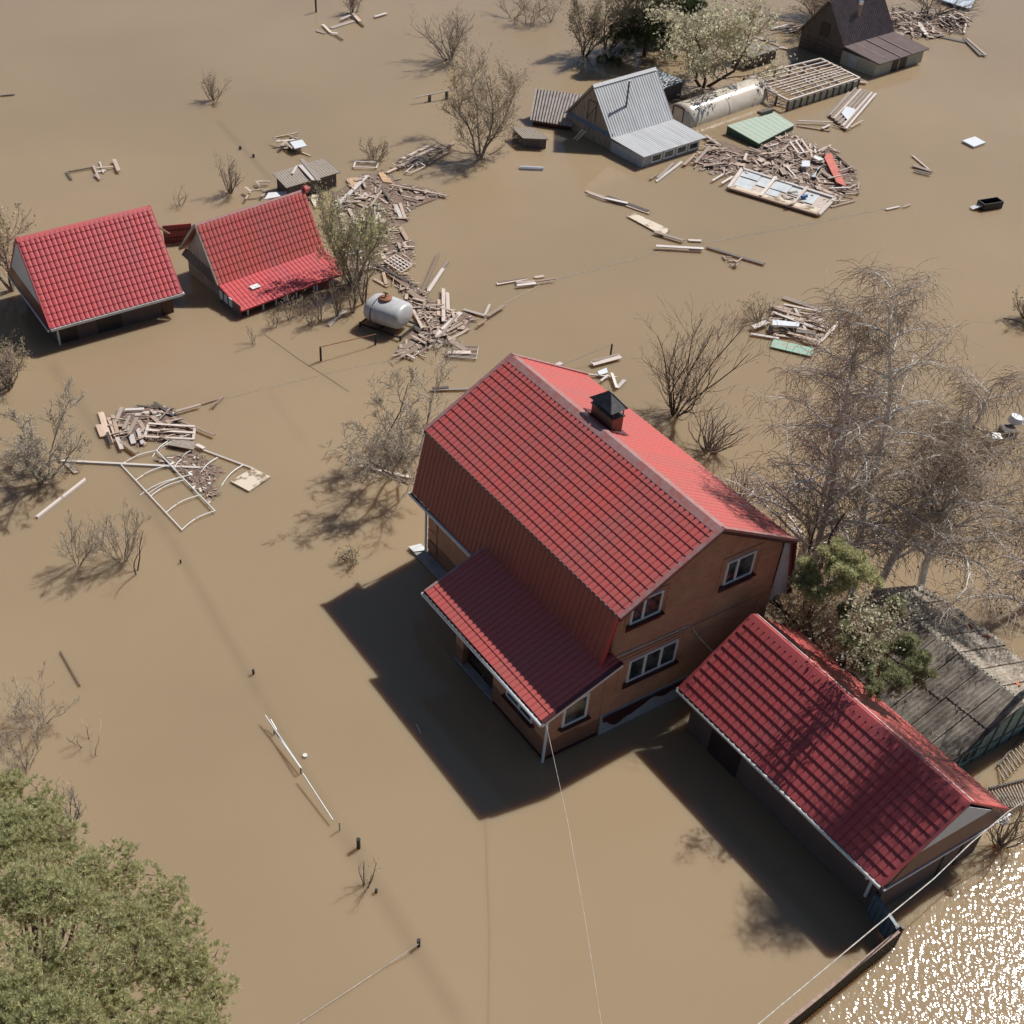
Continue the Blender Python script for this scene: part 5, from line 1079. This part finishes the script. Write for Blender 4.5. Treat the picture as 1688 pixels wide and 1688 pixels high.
# --- heap near the birches
LF = 'plank in the layered heap between the bare bush and the birches'; GF = 'planks in the heap by the birches'
planks(zH, [(710, 122, 890, 180, .3), (710, 150, 885, 185, .15, 'w'), (665, 180, 840, 245, .2, 'w'), (670, 165, 790, 200, .22), (590, 245, 655, 220, .35, 'w'), (580, 270, 700, 290, .2, 'w'), (760, 165, 810, 265, .14, 'w'), (850, 315, 955, 210, .18, 'w'),
    (690, 250, 850, 270, .25, 'd'), (800, 285, 850, 315, .2), (680, 275, 800, 290, .2), (720, 200, 860, 225, .22), (700, 240, 790, 250, .2, 'd'), (640, 205, 700, 235, .2), (730, 265, 860, 300, .18), (820, 195, 890, 250, .16)], LF, GF, .1)
scatter([zH(660, 160), zH(880, 190), zH(860, 280), zH(680, 270)], 14, LF, GF, 226, .5, 1.8, .35, bias=-.3, spread=.4)
board([zH(672, 212), zH(780, 225), zH(778, 240), zH(670, 234)], 'white roll of sheet on the plank heap by the birches', white_p, .5, .1, 'sheet', 'sheet')
board([zH(662, 322), zH(676, 292), zH(838, 328), zH(832, 362)], 'flaking turquoise board at the near edge of the heap by the birches', mat('turquoise_paint', (.25, .48, .38), .7, col2=(.42, .3, .2), scale=6, thr=(.38, .55)), .12, name='turquoise_board')
grid_pallet([zH(1122, 428), zH(1140, 392), zH(1186, 424), zH(1172, 436)], 1, 3, 'small wooden rack floating among the birch crowns', .1, wood_g, .06)

# --- left heap with the white arch frame
c5 = [zA(*p) for p in ((470, 185), (560, 165), (700, 175), (740, 250), (780, 300), (700, 340), (590, 290), (540, 340), (500, 300), (450, 290))]
raft_mat(c5, 'debris_mat', 'brown litter mat under the board heap left of centre', 231, 250)
raft_mat([zA(*p) for p in ((600, 380), (780, 350), (870, 410), (880, 430), (850, 470), (875, 530), (840, 555), (780, 500), (740, 450), (680, 410))], 'debris_mat', 'brown reed mat caught in the white arch frame', 232, 350)
LG = 'old board in the heap above the white arch frame'; GG = 'boards above the arch frame'
planks(zA, [(400, 190, 440, 320, .3), (432, 212, 462, 290, .2), (447, 200, 470, 285, .18), (465, 290, 485, 340, .2, 'w'), (495, 182, 575, 178, .15, 'w'), (500, 195, 660, 192, .15, 'w'), (540, 165, 690, 180, .1, 'd'), (610, 150, 690, 205, .15, 'd'), (680, 210, 858, 285, .13),
    (695, 190, 800, 160, .15), (800, 160, 890, 132, .12), (390, 240, 410, 290, .28), (485, 170, 460, 230, .2), (515, 205, 490, 260, .15), (545, 210, 510, 280, .2), (575, 262, 550, 222, .2), (520, 280, 532, 318, .25, 'w'), (548, 260, 568, 320, .18, 'w'), (480, 308, 545, 355, .2),
    (425, 270, 445, 320, .15, 'd'), (480, 240, 500, 270, .16), (560, 310, 580, 320, .2), (600, 205, 640, 240, .2), (660, 225, 680, 235, .25), (840, 165, 890, 130, .06), (845, 180, 860, 160, .05, 'd')], LG, GG)
scatter(c5, 10, LG, GG, 233, .3, 1.0, .25)
plank(zA(228, 385), zA(815, 415), .13, 'long pale beam passing under the white arch frame', z0=.05, kind='w', name='beam', cat='beam', th=.1)
plank(zA(345, 455), zA(140, 615), .16, 'jointed pale pole floating left of the white arch frame', z0=.05, kind='w', name='pole', cat='pole', th=.1)
plank(zA(262, 395), zA(305, 435), .22, 'short brown board beside the wide twiggy tree at the left edge', z0=.05)
plank(zA(1425, 405), zA(1640, 455), .18, 'peeling white log pointing at the brick house from the left', z0=.06, kind='w', th=.12, name='log', cat='log')
grid_pallet([zA(575, 290), zA(590, 238), zA(775, 250), zA(768, 300)], 1, 2, 'old two-part window frame in the heap above the arch frame', .15, plank_w, .13)
board([zA(665, 320), zA(690, 300), zA(775, 308), zA(770, 340)], 'brown lumpy panel just above the white arch frame', wood_g, .2)
board([zA(915, 465), zA(1005, 412), zA(1075, 447), zA(990, 505)], 'square stained plywood sheet right of the white arch frame', ply, .1, .08)
plank(zA(790, 335), zA(1012, 418), .1, 'thin yellowish lath leading to the stained plywood sheet', z0=.06, kind='w', name='lath', cat='lath', th=.05)
plank(zA(780, 320), zA(812, 336), .2, 'crumpled white scrap at the end of the yellowish lath', z0=.15, kind='w', name='scrap', cat='scrap')
def arch_frame():
    A_, B_ = at(*zA(480, 400), .06), at(*zA(725, 662), .06); A2, B2_ = at(*zA(620, 343), .12), at(*zA(856, 587), .12); base = Vector((A_.x, A_.y, 0))
    h = empty('greenhouse_frame', base, 0, 'white tube arch frame of a small greenhouse lying on its side', 'greenhouse frame')
    for p, q in ((A_, B_), (A2, B2_)): m = MB(); m.tube([p - base, q - base], .035, 6); m.build('rail', pipe_w, h)
    for i in range(5):
        t = i / 4 * .985 + .005; p, q = A_.lerp(B_, t) - base, A2.lerp(B2_, t) - base; side = (A_ - B_).normalized()
        pts = [p.lerp(q, k / 10) + (side * .13 + Vector((0, 0, .05))) * math.sin(math.pi * k / 10) for k in range(11)]; m = MB(); m.tube(pts, .028, 6); m.build('hoop', pipe_w, h)
    for (p, q) in (((625, 345), (775, 275)), ((690, 430), (720, 380)), ((720, 380), (760, 345)), ((790, 445), (865, 372)), ((880, 485), (965, 402)), ((590, 515), (760, 440)), ((605, 370), (680, 300)), ((555, 522), (720, 450))):
        P, Q = at(*zA(*p), -.02) - base, at(*zA(*q), .1) - base; m = MB(); s_ = (Q - P).cross(Vector((0, 0, 1))) * -.05
        m.tube([P.lerp(Q, k / 6) + (s_ + Vector((0, 0, .08))) * math.sin(math.pi * k / 6) for k in range(7)], .026, 6); m.build('loose_hoop', pipe_w, h)
arch_frame()

# --- lone drifting pieces
LJ = 'old board in the drifting chain between the raft and the brick house'
GJ = 'boards in the drifting chain'
planks(zE, [(275, 610, 490, 685, .2), (345, 628, 485, 678, .25, 'd'), (290, 618, 350, 640, .12), (500, 742, 600, 772, .25), (505, 788, 665, 797, .25, 'w'), (610, 770, 655, 772, .3), (665, 790, 858, 848, .22, 'd'), (612, 800, 655, 802, .12, 'w'), (345, 635, 420, 652, .2, 'w')], LJ, GJ)
board([zE(415, 692), zE(440, 683), zE(553, 735), zE(532, 755)], 'pale flat panel in the middle of the drifting board chain', ply, .1)
scatter([zE(715, 830), zE(770, 820), zE(785, 860), zE(725, 860)], 8, 'broken stick in the small clump at the lower end of the board chain', 'sticks at the chain end', 241, .3, 1.0, .3, wmin=.05, wmax=.12)
planks(zE, [(-5, 911, 98, 893, .25, 'w'), (0, 905, 95, 890, .15), (58, 905, 125, 903, .25), (60, 915, 125, 908, .2, 'w'), (120, 903, 188, 893, .1), (118, 890, 150, 885, .2)], 'pale log in the short raft above the brick house ridge', 'logs above the brick house ridge')
planks(zE, [(1328, 497, 1385, 545, .15), (1330, 530, 1395, 550, .35), (1335, 545, 1390, 558, .2, 'd')], 'drifting dark board at the right below the white square lid', 'boards below the white lid')
planks(zE, [(1245, 672, 1290, 662, .2, 'w'), (1300, 665, 1325, 655, .1)], 'small white stick on the floating rope line at the right', 'sticks on the rope line')
board([zE(1490, 450), zE(1531, 437), zE(1566, 456), zE(1528, 470)], 'flat white square lid floating alone at the upper right', white_p, .15, .1, 'square_board', 'board')
def tub():
    b = at(*zE(1575, 665)); h = empty('open_box', b, .3, 'black open plastic box floating at the right edge', 'box')
    for (a0, a1, c0, c1) in ((-.7, .7, -.35, -.3), (-.7, .7, .3, .35), (-.7, -.65, -.3, .3), (.65, .7, -.3, .3)): m = MB(); m.box(a0, a1, c0, c1, -.1, .45); m.build('side', iron, h)
    m = MB(); m.box(-.65, .65, -.3, .3, -.1, 0); m.build('bottom', iron, h)
    m = MB(); m.slab([(-1.3, -.1, .1), (-.7, -.2, .3), (-.7, .2, .25), (-1.2, .3, .1)], .03); m.build('torn_flap', white_r, h)
    b = at(*zH(1640, 655)); h = empty('round_tub', b, 0, 'round shiny white tub on a dark stand at the right edge above the birches', 'tub')
    m = MB(); m.tube([(0, 0, .45), (0, 0, .62), (.02, 0, .72)], .36, 14, .3); m.build('bowl', white_p, h)
    m = MB(); m.box(-.75, -.1, -.8, -.1, -.1, .35); m.build('stand', wood_gd, h)
    m = MB(); m.slab([(-1.4, -1.1, .2), (-.9, -1.1, .2), (-.9, -.7, .25), (-1.3, -.6, .25)], .03); m.build('side_sheet', white_r, h)
    b = at(876, 279); h = empty('floating_can', b, -.1, 'small grey can floating below the little plank-roofed shed', 'can'); m = MB(); m.tube([(-.75, 0, .02), (.75, 0, .02)], .18, 10); m.build('body', tin_g, h)
    b = at(*zI(1117, 326)); h = empty('buoy', b, 0, 'tiny pale round float between the thin white rail and the house shadow', 'float'); m = MB(); m.tube([(0, 0, -.02), (0, 0, .08)], .09, 10); m.build('body', white_r, h)
tub()
planks(zG, [(405, 132, 520, 96, .3), (485, 58, 562, 122, .18, 'd'), (370, 112, 410, 152, .2, 'w'), (410, 152, 440, 155, .25, 'w'), (455, 90, 500, 70, .25), (340, 142, 385, 155, .2), (430, 162, 465, 185, .12, 'd'), (610, 78, 670, 60, .3, 'w'), (510, 60, 545, 100, .3)], 'old board in the small cluster at the top edge left of centre', 'boards at the top edge')
plant('bare_shrub', 'reddish bare bush behind the board cluster at the top edge', SH, zG(510, 60), -25, 40, 12, 2, 2, bark_g, twig_m, leaf_b, 200, .05, seed=59, lean=.3)
planks(zL, [(255, 125, 275, 155, .15, 'd'), (262, 125, 360, 107, .12, 'd'), (360, 100, 385, 155, .15), (370, 110, 440, 105, .15), (440, 75, 460, 122, .25), (375, 125, 410, 120, .2, 'w'), (385, 85, 400, 130, .1, 'w'), (365, 135, 385, 152, .12)], 'thin board in the loose raft at the upper left', 'boards at the upper left')
planks(lambda x, y: (x, y), [(0, 158, 24, 156, .12, 'd'), (708, 643, 775, 641, .15), (712, 640, 740, 638, .2, 'd'), (975, 600, 1024, 587, .35, 'w'), (975, 596, 1020, 584, .15), (885, 596, 903, 600, .3, 'w'), (912, 605, 926, 598, .3, 'w'), (960, 616, 1018, 622, .12, 'w'), (1008, 614, 1017, 640, .15, 'w'), (990, 628, 1003, 618, .12, 'w'), (1017, 640, 1030, 626, .2, 'w')], 'pale stick or board floating just beyond the brick house roof', 'boards beyond the brick house')
board([(985, 612), (1000, 606), (1002, 614), (988, 618)], 'white plastic scrap beyond the brick house ridge', white_p, .2, name='scrap', cat='scrap')
plank((686, 1193), (694, 1209), .04, 'tiny white stick floating in the dark shadow of the brick house', z0=.03, kind='w', name='stick', cat='stick', th=.03)
plank((98, 1072), (132, 1132), .06, 'thin bent stick floating alone at the left', z0=.04, kind='d', name='stick', cat='stick')

# --- white tank on its stand
def tank():
    P, Q = at(612, 503, .9), at(668, 522, .9); c = (P + Q) / 2; rz = math.atan2(Q.y - P.y, Q.x - P.x); Ln = 2.35
    h = empty('water_tank', Vector((c.x, c.y, 0)), rz, 'dented white oval tank with a rusty hatch standing on an iron stand in the debris', 'tank')
    mb = MB(); n = 28; secs = [(sx_ * Ln / 2 * f1, f2) for sx_, f1, f2 in [(-1, 1.02, 0), (-1, 1.0, .45), (-1, .96, .74), (-1, .88, .9), (-1, .76, .97), (-1, .4, 1.01), (1, 0, 1.02), (1, .4, 1.01), (1, .76, .97), (1, .88, .9), (1, .93, .82), (1, .95, .74), (1, .99, .45), (1, 1.01, 0)]]
    for x, s_ in secs:
        for j in range(n): t = 2 * math.pi * j / n; cx_, sy = math.cos(t), math.sin(t); k = .9; mb.v.append((x, .95 * s_ * math.copysign(abs(cx_) ** k, cx_), .9 + .66 * s_ * math.copysign(abs(sy) ** k, sy)))
    mb.f = [(i * n + j, i * n + (j + 1) % n, (i + 1) * n + (j + 1) % n, (i + 1) * n + j) for i in range(len(secs) - 1) for j in range(n)]
    mb.build('shell', tank_m, h, True)
    m = MB(); m.tube([(-.15, 0, 1.5), (-.15, 0, 1.66)], .33, 16); m.tube([(-.15, 0, 1.66), (-.15, 0, 1.72)], .36, 16, .22); hc = m.build('hatch', rust, h)
    m = MB(); m.tube([(-.15, 0, 1.72), (-.15, 0, 1.95)], .04, 6); m.tube([(-.3, 0, 1.93), (0, 0, 1.93)], .03, 6); m.build('hatch_handle', iron, hc)
    m = MB(); pts = [(-.55, .97 * math.cos(t), .9 + .68 * math.sin(t)) for t in [math.pi * k / 12 for k in range(-2, 15)]]; m.tube(pts, .03, 5); m.build('strap', iron, h)
    for (p, q) in (((-1.2, -.95, .2), (1.4, -.95, .2)), ((-1.2, .7, .2), (1.4, .7, .2)), ((1.4, -.95, .2), (1.4, .7, .2)), ((-1.2, -.95, .2), (-1.2, .7, .2)), ((0, -.95, .2), (0, .7, .2))): m = MB(); m.bar(p, q, .09, .08); m.build('stand_beam', rust if q[0] < 0 else iron, h)
    for a in (-1.2, 1.4):
        for b in (-.95, .7): m = MB(); m.bar((a, b, -.4), (a, b, .3), .08); m.build('stand_leg', iron, h)
tank()

# --- posts, rails, ropes and cables
def post(name, label, base, ty, r=.05, m=iron, cat='post', group=None, cap=None):
    b = at(*base); H = max(height(b, ty), .12); o = empty(name, b, 0, label, cat, group); q = MB(); q.tube([(0, 0, -.3), (0, 0, H)], r, 7); q.build('shaft', m, o)
    q = MB(); q.tube([(0, 0, H), (0, 0, H + .02)], r * 1.15, 7); q.build('cap', cap or m, o); return b, H
post('fence_post', 'black post tip in the water left of the brick house shadow', (418, 1111), 1105)
post('fence_post', 'thin grey stake just below the end of the long thin white rail', (560, 1369), 1356, .025, cable_m)
post('fence_post', 'short thick black post below the long thin white rail', (591, 1398), 1384, .07)
post('fence_post', 'tiny black stub beside the small dead sprig at lower centre', (620, 1471), 1467, .05)
post('fence_post', 'black post where the rope leads off to the lower left', (690, 1560), 1550, .06)
post('fence_post', 'tiny dark stub in the faint streak left of the brick house', (298, 928), 924, .04)
post('fence_post', 'black post cut off by the top edge left of centre', (521, 20), -6, .08)
for i, (x, y) in enumerate(((396, 246), (418, 259))): post('stub', ('upper' if i == 0 else 'lower') + ' of two tiny stubs above the narrow upright bush', (x, y), y - 4, .08)
def rail_frame(name, label, posts, tops, m, r=.05, rr=.03, rail_m=None, ext=0):
    bs = [at(*p) for p in posts]; hs = [height(b, t) for b, t in zip(bs, tops)]; o = empty(name, bs[0], 0, label, 'rail')
    for b, H in zip(bs, hs): q = MB(); q.tube([b - bs[0] + Vector((0, 0, -.3)), b - bs[0] + Vector((0, 0, H))], r, 6); q.build('post', m, o)
    q = MB(); a = bs[0] - bs[0] + Vector((0, 0, hs[0])); b = bs[-1] - bs[0] + Vector((0, 0, hs[-1])); d = (b - a).normalized() * ext; q.tube([a - d, b + d], rr, 6); q.build('rail', rail_m or m, o); return o
rail_frame('hitching_rail', 'black two-post rail in open water below the white tank', [(529, 595), (619, 568)], [572, 551], iron, .06, .025, rust)
rail_frame('fence_rail', 'low broken rail on two dark posts left of the tall olive tree', [(708, 167), (736, 163)], [156, 150], wood_gd, .12, .05, plank_w, 1.2)
rail_frame('white_rail', 'long thin white rail on small stakes left of the brick house shadow', [(452, 1211), (496, 1275)], [1204, 1266], wood_gd, .025, .022, pipe_w, 0)
for a, b in (((437, 1179), (497, 1267)), ((499, 1275), (549, 1352)), ((446, 1186), (456, 1203))):
    q = MB(); P, Q = at(*a, .35), at(*b, .2); q.tube([P, Q], .025, 6); o = q.build('white_pole', pipe_w); tag(o, {437: 'upper length of thin white pole on small stakes left of the house shadow', 499: 'lower length of thin white pole ending above the short black post', 446: 'short doubled stub at the top of the thin white pole'}[a[0]], 'pole')
post('stake', 'leaning black post beyond the brick house ridge with a wire', (1006, 588), 568, .05)
def cable(name, label, pts, r, m, sag=0, cat='cable'):
    P = [Vector(p) for p in pts]; out_ = []
    for i in range(len(P) - 1):
        for k in range(12): t = k / 12; q = P[i].lerp(P[i + 1], t); q.z -= sag * 4 * t * (1 - t); out_.append(q)
    out_.append(P[-1]); q = MB(); q.tube(out_, r, 5); o = q.build(name, m); return tag(o, label, cat)
c0 = M.O + M.u * (-.2) + M.v * (-6.75) + Vector((0, 0, 3.0))
cable('power_cable', 'thin cable dropping from the porch gutter corner towards the bottom edge', [c0, at(935, 1350, 3.6), at(962, 1500, 4.1), at(1003, 1760, 4.6)], .007, cable_w)
cable('power_cable', 'thick pale cable running past the garage gable to the bottom edge', [at(1720, 1300, 2.6), at(1662, 1338, 2.5), at(1600, 1390, 2.7), at(1540, 1448, 2.9), at(1440, 1530, 3.2), at(1230, 1705, 3.6)], .02, cable_w)
cable('rope', 'slack rope from the black post to the bottom edge at lower centre', [at(690, 1556, .3), at(632, 1595, .06), at(480, 1695, .03)], .014, cable_w, 0, 'rope')
cable('rope', 'wire from the leaning post to the back of the brick house', [at(1006, 569, .9), at(925, 602, .3)], .012, cable_m, 0, 'wire')
cable('rope', 'curved dark line in the water from the cabin towards the bare fruit tree', [at(435, 550, .02), at(490, 590, .02), at(540, 622, .02), at(575, 645, .02)], .014, cable_m, 0, 'rope')
cable('rope', 'faint long floating line from the drifting board chain to the rope sticks', [at(830, 500, .01), at(900, 465, .01), at(1100, 412, .01), at(1300, 375, .01), at(1480, 340, .01)], .016, cable_w, 0, 'rope')
cable('rope', 'very faint floating line above the bare fruit tree', [at(360, 660, .01), at(560, 610, .01), at(740, 575, .01)], .01, cable_w, 0, 'rope')
cable('hook_wire', 'thin dark curved twig at the right edge beside the dark bush', [at(1655, 525, .1), at(1675, 528, .4), at(1700, 540, .1)], .03, iron, 0, 'wire')
def bundle():
    b = at(1655, 1352, 2.3); o = empty('cable_bundle', b, 0, 'white tangle of cable at the right corner of the garage eave', 'cable bundle'); rr = random.Random(5)
    for k in range(5):
        q = MB(); ax = Vector((rr.gauss(0, 1), rr.gauss(0, 1), rr.gauss(0, 1))).normalized(); u = ax.orthogonal().normalized(); v = ax.cross(u); r = rr.uniform(.1, .17)
        q.tube([u * math.cos(t) * r + v * math.sin(t) * r for t in [i * .45 for i in range(15)]], .016, 5); q.build('coil', white_r, o)
bundle()
# --- fences beside the garage
def sheet_fence(name, label, p, q, zt, m, n, rib, zr=.0, ribm=None, top=None):
    P, Q = at(*p, zt), at(*q, zt); P.z = Q.z = 0; d = Q - P; o = empty(name, P, math.atan2(d.y, d.x), label, 'fence'); Ln = d.length
    b = MB(); b.box(0, Ln, -.02, .02, -.5, zt); b.build('sheet', m, o)
    for i in range(n):
        x = Ln * (i + .5) / n; b = MB(); b.box(x - rib, x + rib, -.05, -.02, -.5, zt - .02); b.build('rib', ribm or m, o)
    b = MB(); b.box(0, Ln, -.06, .05, zt, zt + .05); b.build('top_rail', top or m, o)
    for x in (0, Ln): b = MB(); b.box(x - .05, x + .05, .05, .13, -.5, zt + .12); b.build('post', iron, o)
sheet_fence('sheet_fence', 'short blue-grey sheet fence running from the garage corner', (1442, 1474), (1482, 1533), 1.0, fence_b, 6, .02)
sheet_fence('slat_fence', 'long brown slatted fence leaving the bottom edge of the photo', (1280, 1700), (1481, 1536), 1.0, fence_br, 46, .03, 0, iron, mat('worn_top_rail', (.3, .2, .15), .7, var=.3, scale=5))
# --- leaning slatted wreck in the glittering water at the right edge
def slat_wreck():
    for k, (q, lab) in enumerate((([(1645, 1262), (1700, 1195), (1720, 1225), (1655, 1290)], 'upper sunken slatted panel in the glittering water at the right edge'), ([(1630, 1300), (1690, 1285), (1700, 1330), (1650, 1335)], 'lower sunken slatted panel near the right end of the garage'))):
        P = [at(*p, .12) for p in q]; base = Vector((P[0].x, P[0].y, 0)); P = [p - base for p in P]; o = empty('slatted_panel', base, 0, lab, 'panel')
        for i in range(13): t = i / 12; b = MB(); b.bar(P[0].lerp(P[1], t) + Vector((0, 0, -.1)), P[3].lerp(P[2], t) + Vector((0, 0, .1)), .05, .04); b.build('slat', wood_g, o)
        b = MB(); b.bar(P[0], P[1], .07); b.build('rail', wood_gd, o)
slat_wreck()
for pl, n, sd_ in ((c1, 170, 1), (c2, 90, 2), (c3, 220, 3), (c4, 150, 4), (c5, 12, 5), ([zC(*p) for p in ((820, 560), (980, 540), (1090, 600), (1060, 690), (860, 690))], 100, 6), ([zH(*p) for p in ((660, 160), (880, 180), (870, 290), (660, 280))], 50, 7),
    ([zB(*p) for p in ((930, 1470), (1110, 1340), (1330, 1230), (1390, 1320), (1120, 1470), (990, 1530))], 30, 8), ([zB(*p) for p in ((880, 350), (1140, 210), (1290, 190), (1110, 340))], 30, 9)): scraps(pl, n, sd_)
so2 = SCRAPS.build('plank_scraps', mat('scrap_wood', (.6, .47, .38), .85, col2=(.22, .16, .12), scale=1.1)); tag(so2, 'small broken bits of board strewn through all the floating heaps', 'wood scraps', kind='stuff')
print('planks', NP[0])
